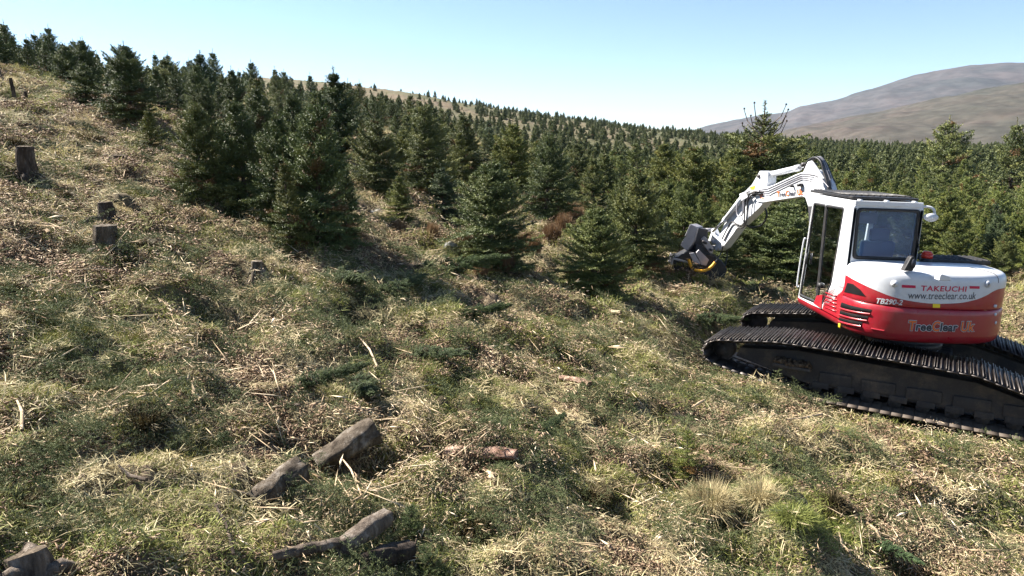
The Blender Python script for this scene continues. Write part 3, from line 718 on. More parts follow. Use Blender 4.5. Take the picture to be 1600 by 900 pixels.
def merge(items):
    """items (V, faces-or-list) -> V, list of faces"""
    V = []; Fl = []; off = 0
    for v, f in items:
        for a in (f if isinstance(f, list) else [f]): Fl.append(np.asarray(a)+off)
        V.append(v); off += len(v)
    return np.vstack(V), Fl
def spline(P, m=8):
    P = np.asarray(P, float); P = np.vstack([2*P[0]-P[1], P, 2*P[-1]-P[-2]]); out = []
    for i in range(1, len(P)-2):
        for t in np.linspace(0, 1, m, endpoint=False): out.append(_crm(P[i-1], P[i], P[i+1], P[i+2], t))
    out.append(P[-2]); return np.array(out)
def pipe(P, r, n=7, m=6, smooth=True):
    P = spline(P, m) if smooth else np.asarray(P, float)
    T = np.gradient(P, axis=0); T /= np.linalg.norm(T, axis=1, keepdims=True)+1e-9
    up = np.array([.13, .31, .94]); U = np.cross(T, up); U /= np.linalg.norm(U, axis=1, keepdims=True)+1e-9; W = np.cross(T, U)
    a = np.arange(n)*2*np.pi/n; V = (P[:, None]+r*(np.cos(a)[None, :, None]*U[:, None]+np.sin(a)[None, :, None]*W[:, None])).reshape(-1, 3)
    b = np.arange(len(P)-1)[:, None]*n; k = np.arange(n); k2 = (k+1) % n
    return V, np.stack([b+k, b+k2, b+n+k2, b+n+k], -1).reshape(-1, 4)

# --- plan outline of the upper body; rear face parametrised by theta 0..pi from its left to its right corner
HW, HWR, YC, DEP, NEX = 1.10, 1.01, -.20, .80, 2.7
def tailxy(th, inset=0.):
    c, s = np.cos(th), np.sin(th); a = np.where(c > 0, HW, HWR)-inset; b = DEP-inset
    return -a*np.sign(c)*np.abs(c)**(2/NEX), YC-b*np.abs(s)**(2/NEX)
_th = np.linspace(0, np.pi, 721); _tx, _ty = tailxy(_th); _arc = np.concatenate([[0], np.cumsum(np.hypot(np.diff(_tx), np.diff(_ty)))])
def tailhit(px, py):
    """where a line of sight meets the rear face: (arc length, height)"""
    d = ray(px, py); best = None
    t = np.linspace(8, 13, 4001); P = tol(np.stack([d[0]*t, d[1]*t, CZ+d[2]*t], 1))
    # inside test with the superellipse
    ins = (np.abs(P[:, 0]/np.where(P[:, 0] < 0, HW, HWR))**NEX+np.abs(np.minimum(P[:, 1]-YC, 0)/DEP)**NEX) < 1
    i = int(np.argmax(ins)); p = P[i]; j = int(np.argmin((_tx-p[0])**2+(_ty-p[1])**2)); return _arc[j], float(p[2])
def ontail(arc, z, off=.004):
    arc = np.asarray(arc, float); x = np.interp(arc, _arc, _tx); y = np.interp(arc, _arc, _ty); e = .01
    tx = np.interp(arc+e, _arc, _tx)-np.interp(arc-e, _arc, _tx); ty = np.interp(arc+e, _arc, _ty)-np.interp(arc-e, _arc, _ty); L = np.hypot(tx, ty)+1e-9
    return np.stack([x+ty/L*off, y-tx/L*off, np.asarray(z, float)], -1)
sw = np.array([tailhit(a, b) for a, b in [(1312, 425), (1321, 429), (1344, 442), (1369, 454), (1394, 464), (1419, 470), (1456, 475), (1494, 475), (1531, 467), (1557, 452)]])
def zs(arc): return np.interp(arc, sw[:, 0], sw[:, 1])
def loft(rows, cap_top=False, cap_bot=False):
    """rows: list of (n,3) polylines -> V, faces"""
    n = len(rows[0]); V = np.vstack(rows); i = (np.arange(len(rows)-1)[:, None]*n+np.arange(n-1)[None]).ravel()
    Fl = [np.stack([i, i+1, i+n+1, i+n], -1)]
    if cap_bot: Fl.append(np.arange(n)[::-1][None])
    if cap_top: Fl.append(np.arange((len(rows)-1)*n, len(rows)*n)[None])
    return V, Fl
thr = np.linspace(0, np.pi, 97); arcr = np.interp(thr, _th, _arc); swz = zs(arcr)
k7 = np.ones(7)/7; swz = np.convolve(np.pad(swz, 3, 'edge'), k7, 'valid')
def rrow(z, inset, fwd_l=1.40, fwd_r=1.25):
    x, y = tailxy(thr, inset); n = len(x); zz = np.broadcast_to(z, n)
    L = np.array([[-HW+inset, yy, zz[0]] for yy in (fwd_l, .9, .4, .05)]); Rr = np.array([[HWR-inset, yy, zz[-1]] for yy in (.05, .4, .9, fwd_r)])
    return np.vstack([L, np.stack([x, y, zz], 1), Rr])
# lower band all round, under the cab too
ZB = .94
rows = [rrow(ZB-.02, .16), rrow(ZB, .07), rrow(ZB+.035, .02), rrow(ZB+.09, .0), rrow(1.06, -.006)]
V, Fl = loft(rows, cap_bot=True); mpart('lower_skirt', V, Fl[:1], 'red', smooth=True)
poly_obj('belly_plate', *extrude(rows[1][:, :]*[.97, .97, 1]+[0, 0, .004], (0, 0, .02)), 'darkgrey')
# counterweight: rear red shell up to the seam, and the upper red shell up to the swoosh
def rear_row(z, inset, a0=0, a1=97):
    x, y = tailxy(thr[a0:a1], inset); return np.stack([x, y, np.broadcast_to(z, 97)[a0:a1]], 1)
cw = mpart('counterweight', *loft([rear_row(1.06, -.006), rear_row(1.12, -.012), rear_row(1.34, -.012), rear_row(1.405, -.006), rear_row(1.42, .004), rear_row(1.425, .02)]), 'red', smooth=True)
ur = mpart('rear_panel', *loft([rear_row(1.426, .025), rear_row(1.433, .006), rear_row(1.445, .0), rear_row(np.maximum(1.45, swz*.5+1.445*.5), -.003), rear_row(np.maximum(1.455, swz), 0)]), 'red', smooth=True)
ztop = 1.93; zz = np.maximum(1.456, swz+.001)
hrows = [rear_row(zz, .001)]+[rear_row(np.maximum(zz+.001*j, zz+(1.80-zz)*t), -.001) for j, t in ((1, .33), (2, .66), (3, 1))]
for z, i in ((1.855, .008), (1.89, .028), (1.915, .062), (1.93, .115), (1.945, .22), (1.955, .36)): hrows.append(rear_row(z, i))
hood = mpart('bonnet', *loft(hrows, cap_top=True), 'white', smooth=True)
# bonnet panel joint
j0 = tailxy(np.array([2.15]), .36); jn = [ (float(tailxy(np.array([2.15]), i)[0][0]), float(tailxy(np.array([2.15]), i)[1][0]), z+.004) for z, i in ((1.80, -.002), (1.855, .008), (1.89, .028), (1.915, .062), (1.93, .115), (1.945, .22), (1.955, .36))]
mpart('panel_joint', *pipe(jn, .004, 5, 2, False), 'darkgrey', hood)
# right side cover ahead of the tail and the left flank below the cab
poly_obj('side_cover', *extrude([(HWR-.01, YC+.002, 1.06), (HWR-.01, 1.22, 1.06), (HWR-.01, 1.15, 1.62), (HWR-.01, YC+.002, 1.75)], (-.98, 0, 0)), 'red', bevel=.02)
poly_obj('tank_cover', *extrude([(HWR-.02, YC+.003, 1.752), (HWR-.02, 1.13, 1.622), (HWR-.06, 1.05, 1.74), (HWR-.06, YC+.003, 1.94)], (-.92, 0, 0)), 'white', bevel=.03)
fl = poly_obj('flank_panel', *extrude([(-HW, YC, 1.06), (-HW, .44, 1.06), (-HW, .38, 1.36), (-HW, .10, 1.49), (-HW, YC, 1.62)], (.10, 0, 0)), 'red', bevel=.015)
for q in range(5):
    z = 1.14+.055*q; mpart('ridge', *box(-HW-.004, .14+.01*q, z, .014, .38, .018, (math.radians(-3), 0, 0)), 'red', fl)
# details on the curved rear
def strip(name, top, bot, mat, parent, off=.005, n=14):
    A = np.array([tailhit(*p) for p in top]); B = np.array([tailhit(*p) for p in bot])
    def rs(Q):
        s = np.concatenate([[0], np.cumsum(np.hypot(*np.diff(Q, axis=0).T))]); t = np.linspace(0, s[-1], n); return np.stack([np.interp(t, s, Q[:, 0]), np.interp(t, s, Q[:, 1])], 1)
    A, B = rs(A), rs(B); r = [ontail(B[:, 0], B[:, 1], off), ontail(A[:, 0], A[:, 1], off)]
    if off > .008: r = [ontail(B[:, 0], B[:, 1], .001)]+r+[ontail(A[:, 0], A[:, 1], .001)]
    V, Fl = loft(r); return mpart(name, V, Fl, mat, parent)
def cr(x, y): return 1220+x*.3112, 280+y*.3112
strip('quarter_window', [cr(328, 545), cr(336, 520), cr(365, 526), cr(400, 553), cr(428, 588)], [cr(320, 566), cr(355, 573), cr(390, 581), cr(427, 589)], 'opening_shade', ur, .008)
for tp, bt in (([(283, 614), (300, 613), (458, 654)], [(281, 632), (452, 672)]), ([(281, 648), (442, 688)], [(279, 665), (436, 706)]), ([(276, 682), (414, 717)], [(277, 698), (406, 734)])):
    v = strip('air_louvre', [cr(*p) for p in tp], [cr(*p) for p in bt], 'opening_shade', cw, .018)
    strip('louvre_lip', [cr(bt[0][0], bt[0][1]), cr(*bt[1])], [cr(bt[0][0], bt[0][1]+9), cr(bt[1][0], bt[1][1]+9)], 'red', v, .03)
strip('reflector', [cr(608, 530), cr(677, 533)], [cr(608, 544), cr(677, 547)], 'crimson', hood)
strip('reflector', [cr(947, 536), cr(997, 537)], [cr(947, 549), cr(997, 550)], 'crimson', hood)
strip('warning_sticker', [cr(761, 625), cr(797, 626)], [cr(761, 644), cr(797, 645)], 'sticker', ur, .008)
strip('warning_sticker', [cr(268, 709), cr(303, 722)], [cr(268, 730), cr(303, 748)], 'sticker', cw, .016)
# moulded recess lines of the counterweight
strip('moulding', [cr(455, 745), cr(520, 757)], [cr(455, 752), cr(520, 764)], 'red', cw, .03)
for px in ((570, 524), (1037, 526)):
    a, z = tailhit(*cr(*px)); c = ontail(a, z, 0.0); o = ontail(a, z, .02)
    V, Fl = merge([cyl(c, o, .045, 20), cyl(c, ontail(a, z, .024), .028, 16)]); mpart('bonnet_lock', V, Fl, 'white', hood)
    mpart('lock_barrel', *merge([cyl(c, ontail(a, z, .027), .018, 14)]), 'grey', hood)
for q, py in enumerate((478, 491, 504)):
    a, z = tailhit(1554, py); mpart('marker_lamp', *merge([cyl(ontail(a, z, -.01), ontail(a, z, .02), .022, 12)]), 'white', cw)

# --- lettering
def textmesh(s, bold=0.0, space=1.0, shear=0.0):
    cu = bpy.data.curves.new('lettering', 'FONT'); cu.body = s; cu.size = 1; cu.offset = bold; cu.space_character = space; cu.shear = shear; cu.resolution_u = 3
    ob = bpy.data.objects.new('lettering', cu); COL.objects.link(ob); bpy.context.view_layer.update()
    me = bpy.data.meshes.new_from_object(ob.evaluated_get(bpy.context.evaluated_depsgraph_get()))
    V = np.array([v.co[:] for v in me.vertices]).reshape(-1, 3); Fp = [tuple(p.vertices) for p in me.polygons]
    bpy.data.objects.remove(ob); bpy.data.meshes.remove(me); return V, Fp
def put_text(name, s, fmap, mat, parent, ext, bold=0, space=1, shear=0, capH=.70, off=.004):
    """fmap(u, v, off): u 0..1 along the writing, v 0..1 baseline to cap height; ext = (x0, x1) of the whole line"""
    V, Fp = textmesh(s, bold, space, shear); 
    if not len(V): return None
    x0, x1 = ext; P = fmap((V[:, 0]-x0)/(x1-x0), V[:, 1]/capH, off)
    me = bpy.data.meshes.new(name); me.from_pydata([tuple(p) for p in P], [], Fp); me.materials.append(M[mat]); return link(name, me, parent)
def tailmap(p0, p1, ptop):
    a0, z0 = tailhit(*p0); a1, z1 = tailhit(*p1); _, zt = tailhit(*ptop); h = zt-z0
    return lambda u, v, off: ontail(a0+(a1-a0)*u, z0+(z1-z0)*u+h*v, off)
def extent(s, bold=0, space=1, shear=0):
    V, _ = textmesh(s, bold, space, shear); return V[:, 0].min(), V[:, 0].max()
e = extent('TAKEUCHI', .02, 1.08); put_text('maker_lettering', 'TAKEUCHI', tailmap((1438, 454), (1509, 455.5), (1438, 446)), 'crimson', hood, e, .02, 1.08)
e = extent('www.treeclear.co.uk'); put_text('web_lettering', 'www.treeclear.co.uk', tailmap((1418, 466.3), (1524, 467.2), (1418, 455)), 'ink', hood, e)
e = extent('TB290-2', .02, 1, .2); put_text('model_lettering', 'TB290-2', tailmap((1369, 473.5), (1410, 476.5), (1369, 465.5)), 'white', ur, e, .02, 1, .2)
def logo(fmap, parent, k=1.0):
    full = 'TreeClear Uk'; e = extent(full, .01, 1.04)
    # each run keeps its place in the full line
    def xoff(pre):
        if not pre: return 0.
        a, _ = textmesh(pre+'|', 0, 1.04); b, _ = textmesh('|', 0, 1.04); return a[:, 0].max()-b[:, 0].max()
    for run, pre, mat in (('T', '', 'orange'), ('ree', 'T', 'ink'), ('C', 'Tree', 'orange'), ('lear', 'TreeC', 'ink'), ('Uk', 'TreeClear ', 'orange')):
        xo = xoff(pre); big = 1.16 if mat == 'orange' else 1.0
        for b, m2, o in ((.075, 'white', .004*k), (.046 if mat == 'orange' else .034, 'ink', .0065*k), (.014, mat, .009*k)):
            if mat == 'ink' and m2 == 'ink' and o > .0065*k: continue
            V, Fp = textmesh(run, b, 1.04); V = V*[1, big, 1]
            P = fmap((V[:, 0]+xo-e[0])/(e[1]-e[0]), V[:, 1]/.70, o)
            me = bpy.data.meshes.new('logo_lettering'); me.from_pydata([tuple(p) for p in P], [], Fp); me.materials.append(M[m2]); link('logo_lettering', me, parent)
tm_ = tailmap((1418, 515), (1519, 516.5), (1418, 502.5)); logo(lambda u, v, off: tm_(u, v, off+.014), cw)

# --- things on the bonnet
def tophit(px, py, z=1.945):
    d = ray(px, py); t = np.linspace(8, 14, 6001); P = tol(np.stack([d[0]*t, d[1]*t, CZ+d[2]*t], 1)); i = int(np.argmin(np.abs(P[:, 2]-z))); return P[i]
p = tophit(1419, 421); x, y = p[0], p[1]
ex = poly_obj('exhaust', *extrude([(x-.085, y-.05, 1.93), (x+.045, y-.05, 1.93), (x+.055, y-.05, 2.10), (x+.03, y-.05, 2.135), (x-.01, y-.05, 2.12)], (0, .10, 0)), 'black', bevel=.015)
V, Fl = cyl((x+.03, y-.06, 2.03), (x+.03, y-.045, 2.03), .04); V = (V-[x+.03, y, 2.03])*[.75, 1, 1.7]+[x+.03, y, 2.03]; mpart('exhaust_mouth', V, Fl, 'ink', ex)
p = tophit(1477, 437); x, y = p[0], p[1]
poly_obj('bonnet_handle', *extrude([(x-.075, y, 1.93), (x+.085, y, 1.93), (x+.06, y, 1.985), (x-.055, y, 2.015), (x-.07, y, 2.0)], (0, .12, 0)), 'white', bevel=.012)
p = tophit(1447, 409); x, y = p[0], max(p[1], YC-.1)
mpart('beacon_base', *merge([cyl((x, y, 1.93), (x, y, 2.0), .085, 20), cyl((x, y, 1.93), (x, y, 1.95), .10, 20)]), 'black')
V, Fl = merge([cyl((x, y, 2.0), (x, y, 2.06), .078, 24, .078), cyl((x, y, 2.06), (x, y, 2.10), .078, 24, .05)]); mpart('beacon', V, Fl, 'lens', smooth=False)
mpart('air_grille', *merge([box(.56, YC+.28, 1.965, .86, .5, .06)]+[box(.16+.08*i, YC+.28, 2.0, .02, .46, .012) for i in range(11)]), 'black', bevel=.01)

# --- cab
def rpoly(pts, r, n=5):
    P = np.asarray(pts, float); m = len(P); out = []
    for i in range(m):
        a, b, c = P[i-1], P[i], P[(i+1) % m]; u = (a-b)/np.linalg.norm(a-b); v = (c-b)/np.linalg.norm(c-b); s, e_ = b+u*r, b+v*r
        for t in np.linspace(0, 1, n): out.append((1-t)**2*s+2*t*(1-t)*b+t*t*e_)
    return np.array(out)
def panel(outer, inner, ro, ri, lift, thick):
    """frame between two rounded polygons; lift maps (a, b) -> 3-D at depth d"""
    A, B = rpoly(outer, ro), rpoly(inner, ri); n = len(A); V = np.vstack([lift(A, 0), lift(B, 0), lift(A, thick), lift(B, thick)]); k = np.arange(n); k2 = (k+1) % n
    return V, [np.stack([k, k2, k2+n, k+n], -1), np.stack([k+2*n, k+3*n, k2+3*n, k2+2*n], -1), np.stack([k+n, k2+n, k2+3*n, k+3*n], -1), np.stack([k, k+2*n, k2+2*n, k2], -1)]
def sheet(poly, r, lift, d):
    A = rpoly(poly, r); return lift(A, d), [np.arange(len(A))[None]]
CX0, CX1, CY0, CY1 = -1.10, -.10, -.195, 1.36
cab = mpart('cab', *merge([
    panel([(CX0, 1.60), (CX1, 1.60), (CX1, 2.75), (CX0, 2.75)], [(CX0+.085, 1.985), (CX1-.075, 1.985), (CX1-.06, 2.685), (CX0+.06, 2.685)], .07, .07, lambda A, d: np.stack([A[:, 0], CY0+d+0*A[:, 0], A[:, 1]], 1), .05),
    panel([(1.40, 1.03), (1.24, 2.75), (CY0, 2.75), (CY0, 1.50), (.42, 1.07)], [(1.34, 1.09), (1.18, 2.66), (.10, 2.67), (.22, 1.52), (.46, 1.13)], .06, .06, lambda A, d: np.stack([CX0+d+0*A[:, 0], A[:, 0], A[:, 1]], 1), .05),
    panel([(1.40, 1.03), (1.24, 2.75), (CY0, 2.75), (CY0, 1.50), (.42, 1.07)], [(1.33, 1.60), (1.18, 2.64), (-.08, 2.65), (-.08, 1.95), (.46, 1.70)], .06, .06, lambda A, d: np.stack([CX1-d+0*A[:, 0], A[:, 0], A[:, 1]], 1), .05),
    panel([(CX0, 1.03), (CX1, 1.03), (CX1, 2.75), (CX0, 2.75)], [(CX0+.06, 1.25), (CX1-.06, 1.25), (CX1-.06, 2.66), (CX0+.06, 2.66)], .05, .06, lambda A, d: np.stack([A[:, 0], 1.40-(A[:, 1]-1.03)*.093-d, A[:, 1]], 1), .05)]), 'white', bevel=.008)
poly_obj('cab_roof', *extrude(np.hstack([rpoly([(CX0-.01, CY0-.015), (CX1+.01, CY0-.015), (CX1+.01, 1.27), (CX0-.01, 1.27)], .09, 6), np.full((24, 1), 2.735)]), (0, 0, .06)), 'white', cab, bevel=.02)
rk = poly_obj('roof_guard', *extrude(np.hstack([rpoly([(CX0+.0, CY0+.10), (CX1-.02, CY0+.10), (CX1-.02, 1.42), (CX0+.0, 1.42)], .05, 4), np.full((16, 1), 2.815)]), (0, 0, .035)), 'black', cab, bevel=.008)
mpart('guard_bar', *merge([box(CX0+.05+.09*i, .72, 2.86, .022, 1.25, .02) for i in range(11)]), 'black', rk)
for xx in (CX0+.10, -.62, CX1-.12): mpart('guard_mount', *merge([box(xx, CY0+.05, 2.80, .05, .06, .03), cyl((xx, CY0+.0, 2.77), (xx, CY0+.08, 2.80), .018, 10)]), 'white', cab)
rear = lambda A, d: np.stack([A[:, 0], CY0+d+0*A[:, 0], A[:, 1]], 1)
left = lambda A, d: np.stack([CX0+d+0*A[:, 0], A[:, 0], A[:, 1]], 1)
w = mpart('rear_window', *panel([(CX0+.065, 1.96), (CX1-.05, 1.96), (CX1-.04, 2.70), (CX0+.045, 2.70)], [(CX0+.11, 2.01), (CX1-.095, 2.01), (CX1-.085, 2.66), (CX0+.09, 2.66)], .07, .06, rear, -.008), 'black', cab)
mpart('pane', *sheet([(CX0+.09, 1.99), (CX1-.075, 1.99), (CX1-.065, 2.68), (CX0+.07, 2.68)], .06, rear, .004), 'glass_rear', w)
dr = mpart('door', *merge([panel([(1.345, 1.085), (1.185, 2.665), (.72, 2.665), (.66, 1.11)], [(1.31, 1.13), (1.155, 2.63), (.75, 2.63), (.70, 1.15)], .05, .04, left, -.006),
    panel([(.655, 1.11), (.715, 2.665), (.095, 2.675), (.215, 1.52), (.45, 1.13)], [(.62, 1.17), (.68, 2.63), (.125, 2.64), (.245, 1.54), (.46, 1.18)], .04, .03, left, -.006)]), 'black', cab)
mpart('door_glass', *merge([sheet([(1.32, 1.11), (1.165, 2.645), (.74, 2.645), (.69, 1.13)], .04, left, .006), sheet([(.64, 1.14), (.70, 2.645), (.11, 2.655), (.23, 1.53), (.455, 1.15)], .03, left, .006)]), 'glass', dr)
mpart('door_handle', *merge([box(CX0-.03, 1.16, 1.75, .03, .03, .18), box(CX0-.015, .60, 1.42, .03, .12, .07)]), 'black', dr)
poly_obj('red_corner', *extrude([(CX0-.012, .44, 1.08), (CX0-.012, .74, 1.10), (CX0-.012, .66, 1.24), (CX0-.012, .46, 1.30)], (.01, 0, 0)), 'red', dr)
mpart('grab_rail', *pipe([(CX0-.01, 1.38, 1.25), (CX0-.04, 1.40, 1.30), (CX0-.04, 1.33, 2.0), (CX0-.01, 1.31, 2.06)], .012), 'white', cab)
mpart('side_glass', *sheet([(1.33, 1.60), (1.18, 2.64), (-.08, 2.65), (-.08, 1.95), (.46, 1.70)], .05, lambda A, d: np.stack([CX1-.02+0*A[:, 0], A[:, 0], A[:, 1]], 1), 0), 'glass_clear', cab)
mpart('windscreen', *sheet([(CX0+.06, 1.25), (CX1-.06, 1.25), (CX1-.06, 2.66), (CX0+.06, 2.66)], .05, lambda A, d: np.stack([A[:, 0], 1.375-(A[:, 1]-1.03)*.093, A[:, 1]], 1), 0), 'glass_clear', cab)
mpart('cab_floor', *box(-.6, .55, 1.12, .92, 1.5, .06), 'black', cab)
mpart('rear_wall', *box(-.6, CY0+.09, 1.7, .92, .06, .5), 'black', cab)
st = mpart('operator_seat', *merge([box(-.58, .30, 1.50, .50, .50, .14), box(-.58, .06, 1.88, .48, .12, .66, (math.radians(6), 0, 0)), box(-.58, .02, 2.30, .28, .09, .18), box(-.88, .32, 1.72, .09, .34, .06), box(-.28, .32, 1.72, .09, .34, .06), box(-.58, .3, 1.3, .4, .4, .3)]), 'seat', cab, bevel=.03)
mpart('control_lever', *merge([cyl((-.88, .50, 1.72), (-.88, .53, 1.93), .015, 8), cyl((-.28, .50, 1.72), (-.28, .53, 1.93), .015, 8), cyl((-.70, 1.05, 1.15), (-.70, 1.0, 1.75), .015, 8), cyl((-.48, 1.05, 1.15), (-.48, 1.0, 1.75), .015, 8), box(-.2, 1.1, 1.95, .16, .05, .24)]), 'black', cab)
mpart('hivis_vest', *box(-1.0, .36, 1.62, .05, .12, .14, (0, .2, .1)), 'hivis', cab, bevel=.02)
mpart('document_sheet', *box(-.86, CY0+.10, 2.55, .32, .006, .16), 'grey', cab)
# wiper hose and the mirror at the right rear corner
mpart('wiper', *pipe([(CX1-.10, CY0-.03, 2.62), (CX1-.06, CY0-.03, 2.35), (CX1-.005, CY0-.035, 2.12), (CX1+.02, CY0-.04, 1.98)], .008), 'black', cab)
ar = mpart('mirror_arm', *pipe([(CX1-.04, CY0+.02, 2.74), (CX1+.06, CY0-.01, 2.745), (CX1+.12, CY0-.03, 2.71), (CX1+.15, CY0-.03, 2.63)], .018), 'white', cab)
V, Fl = cyl((0, -.03, 0), (0, .03, 0), .085, 24, .07); V = V*[1.2, 1, .72]+[CX1+.075, CY0-.05, 2.60]; mpart('mirror', V, Fl, 'white', ar)

# --- boom: a vertical plane turned 15 degrees left of the body
BO = np.array([5.75, 12.1]); BD_ = np.array([-.2588, .9659]); BN = np.array([-.9659, -.2588])   # origin, direction, normal towards the camera's left
def bw(px, py, off=0.):
    """world point where a line of sight meets the boom's plane moved sideways by off"""
    d = ray(px, py); o = BO+BN*off; t = (o @ BN)/(d[0]*BN[0]+d[1]*BN[1]); return np.array([d[0]*t, d[1]*t, CZ+d[2]*t])
N3 = np.array([BN[0], BN[1], 0.])
def slab(name, pts, o0, o1, mat, parent=None, bevel=0):
    """outline on the visible side of a part (at offset o1), thick back to offset o0"""
    W = np.array([bw(a, b, o1) for a, b in pts]); Vw, Fl = extrude(W, N3*(o0-o1)); return poly_obj(name, tol(Vw), Fl, mat, parent, bevel)
def bpipe(name, pts, off, r, mat, parent, n=7):
    W = np.array([bw(p[0], p[1], off if len(p) < 3 else p[2]) for p in pts]); V, q = pipe(W, r, n); return mpart(name, tol(V), q, mat, parent, smooth=True)
def bcyl(pa, pb, r, off, n=18): 
    V, Fl = cyl(bw(*pa, off), bw(*pb, off), r, n); return tol(V), Fl
def pin(px, py, r, o0, o1, n=16):
    c = bw(px, py, 0); V, Fl = cyl(c+N3*o0, c+N3*o1, r, n); return tol(V), Fl
boom = slab('boom', [(1182, 315), (1192, 316.5), (1253, 307), (1258, 309), (1263, 324), (1267, 352), (1290, 355), (1294, 312), (1285, 286), (1275, 270), (1264, 265), (1243, 272.5), (1206, 290), (1185, 294), (1179, 303)], -.13, .13, 'white', bevel=.012)
for o in (.10, -.13): slab('cylinder_bracket', [(1255, 268), (1262, 252.5), (1268, 251), (1276, 262), (1287, 279), (1272, 279)], o, o+.03, 'white', boom, .006)
slab('boom_foot', [(1262, 322), (1267, 395), (1298, 400), (1302, 320)], -.20, .20, 'darkgrey', boom, .01)
mpart('pivot_pin', *merge([pin(1264, 257, .035, -.15, .15), pin(1188, 303, .05, -.17, .17), pin(1193, 275, .035, -.13, .13)]), 'darkgrey', boom)
arm = slab('dipper_arm', [(1187, 267), (1199.5, 268.5), (1199, 285), (1193, 301), (1193.5, 316), (1186, 325), (1152, 357), (1129, 387), (1121.5, 392), (1118, 381), (1130, 353), (1147, 322), (1156, 308), (1163, 300), (1175, 288)], -.10, .10, 'white', bevel=.012)
bc = mpart('arm_cylinder', *merge([bcyl((1204, 272.5), (1247, 262.5), .055, 0), bcyl((1202, 273), (1208, 271.6), .062, 0), bcyl((1243, 263.5), (1249, 262), .062, 0)]), 'white', boom, smooth=False)
mpart('piston_rod', *merge([bcyl((1194, 275), (1204, 272.5), .03, 0), bcyl((1247, 262.5), (1264, 257), .03, 0)]), 'chrome', bc)
hc = mpart('head_cylinder', *merge([bcyl((1160, 308), (1132, 344), .05, .16), bcyl((1134, 341.5), (1131.4, 345), .056, .16)]), 'white', arm)
mpart('piston_rod', *merge([bcyl((1132, 344), (1114, 362), .026, .16)]), 'chrome', hc)
slab('cylinder_lug', [(1155, 303), (1165, 299), (1168, 308), (1158, 314)], .08, .20, 'white', arm, .005)
# steel pipes along the boom's side, dark hoses over the bend
cp = lambda x, y: (1030+x*.18892, 230+y*.18892)
for i, pl in enumerate(([(815, 352), (880, 345), (925, 330), (1140, 232), (1190, 222), (1310, 238), (1400, 330)], [(830, 362), (890, 362), (935, 345), (1145, 248), (1200, 238), (1300, 256), (1370, 345)],
        [(845, 372), (900, 378), (940, 360), (1150, 262), (1205, 254), (1290, 275), (1345, 352)], [(860, 385), (910, 398), (945, 378), (1150, 280), (1205, 268), (1280, 292), (1322, 356)])):
    bpipe('steel_pipe', [cp(*p) for p in pl], .140, .0065, 'grey', boom, 6)
for i in range(7):
    k = i*9
    j = (i*3) % 7; q = 11*j; bpipe('hydraulic_hose', [cp(1195+q*.9, 185-q*.1), cp(1228+q*.8, 118-q*.15), cp(1285+q*.7, 84-q*.05), cp(1335+q*.55, 118+q*.05), cp(1358+q*.75, 195), cp(1385+q*.9, 285), cp(1408+q*1.0, 390)], .12-.055*j, .018, 'rubber' if i not in (1, 4) else 'grey', boom, 7)  # two hoses in pale grey, reflections put into their colour
for i, pl in enumerate(([(860, 372), (760, 378), (715, 440), (705, 560), (700, 640), (650, 640), (600, 618), (560, 680), (520, 760)], [(850, 385), (770, 395), (735, 450), (725, 560), (712, 640), (672, 672), (620, 640), (580, 690), (535, 775)],
        [(830, 365), (745, 362), (700, 420), (695, 540), (655, 570), (640, 520), (655, 440), (690, 400)], [(800, 370), (740, 400), (725, 520)])):
    bpipe('hydraulic_hose', [cp(*p) for p in pl], .15+.02*i, .014, ('rubber', 'rubber', 'grey', 'rubber')[i], arm, 7)
bpipe('hydraulic_hose', [cp(860, 460), cp(890, 560), cp(850, 640), cp(770, 665), cp(720, 645)], -.06, .018, 'rubber', arm, 7)
wl_ = mpart('work_lamp', *merge([tolc for tolc in [bcyl(cp(1163, 300), cp(1163, 325), .05, .17, 14)]]+[pin(*cp(1163, 322), .02, .10, .20)]), 'black', boom)
slab('yellow_sticker', [cp(748, 330), cp(792, 318), cp(785, 348), cp(758, 352)], .101, .108, 'sticker', arm)
def boommap(p0, p1, ptop, off0):
    A = bw(*p0, off0); B = bw(*p1, off0); T = bw(*ptop, off0)-A
    def f(u, v, off): return tol(A[None]+(B-A)[None]*np.asarray(u)[:, None]+T[None]*np.asarray(v)[:, None]+N3[None]*off)
    return f
logo(boommap(cp(980, 410), cp(1190, 390), cp(978, 374), .133), boom)
e = extent('TC', .03); put_text('orange_letters', 'TC', boommap(cp(833, 432), cp(864, 426), cp(831, 396), .131), 'orange', boom, e, .03)

# --- mulching head and its linkage
c6 = lambda x, y: (1030+x*.14440, 320+y*.14440)
lk = slab('linkage', [c6(560, 265), c6(585, 252), c6(600, 285), c6(650, 400), c6(640, 425), c6(610, 415), c6(575, 320), c6(550, 395), c6(530, 385), c6(562, 300)], .02, .12, 'white', arm, .006)
mpart('link_pin', *merge([pin(*c6(575, 272), .045, -.05, .20), pin(*c6(640, 405), .05, -.13, .16), pin(*c6(618, 460), .05, -.12, .15)]), 'grey', lk)
slab('arm_tip', [c6(600, 440), c6(640, 430), c6(645, 470), c6(615, 497), c6(595, 475)], -.11, .12, 'white', arm, .006)
head = empty('mulching_head', (0, 0, 0)); head.parent = dig
def wslab(name, pts, Y, vec, mat, bevel=.008, parent=None):
    W = []
    for a, b in pts: d = ray(a, b); t = Y/d[1]; W.append([d[0]*t, Y, CZ+d[2]*t])
    Vw, Fl = extrude(W, vec); return poly_obj(name, tol(Vw), Fl, mat, parent or head, bevel)
def wp(p, Y): d = ray(*p); t = Y/d[1]; return np.array([d[0]*t, Y, CZ+d[2]*t])
YH = 16.0
wslab('rear_flap', [c6(335, 208), c6(415, 243), c6(376, 402), c6(298, 500), c6(228, 440)], YH, (.235, .42, -.03), 'grey', .015)
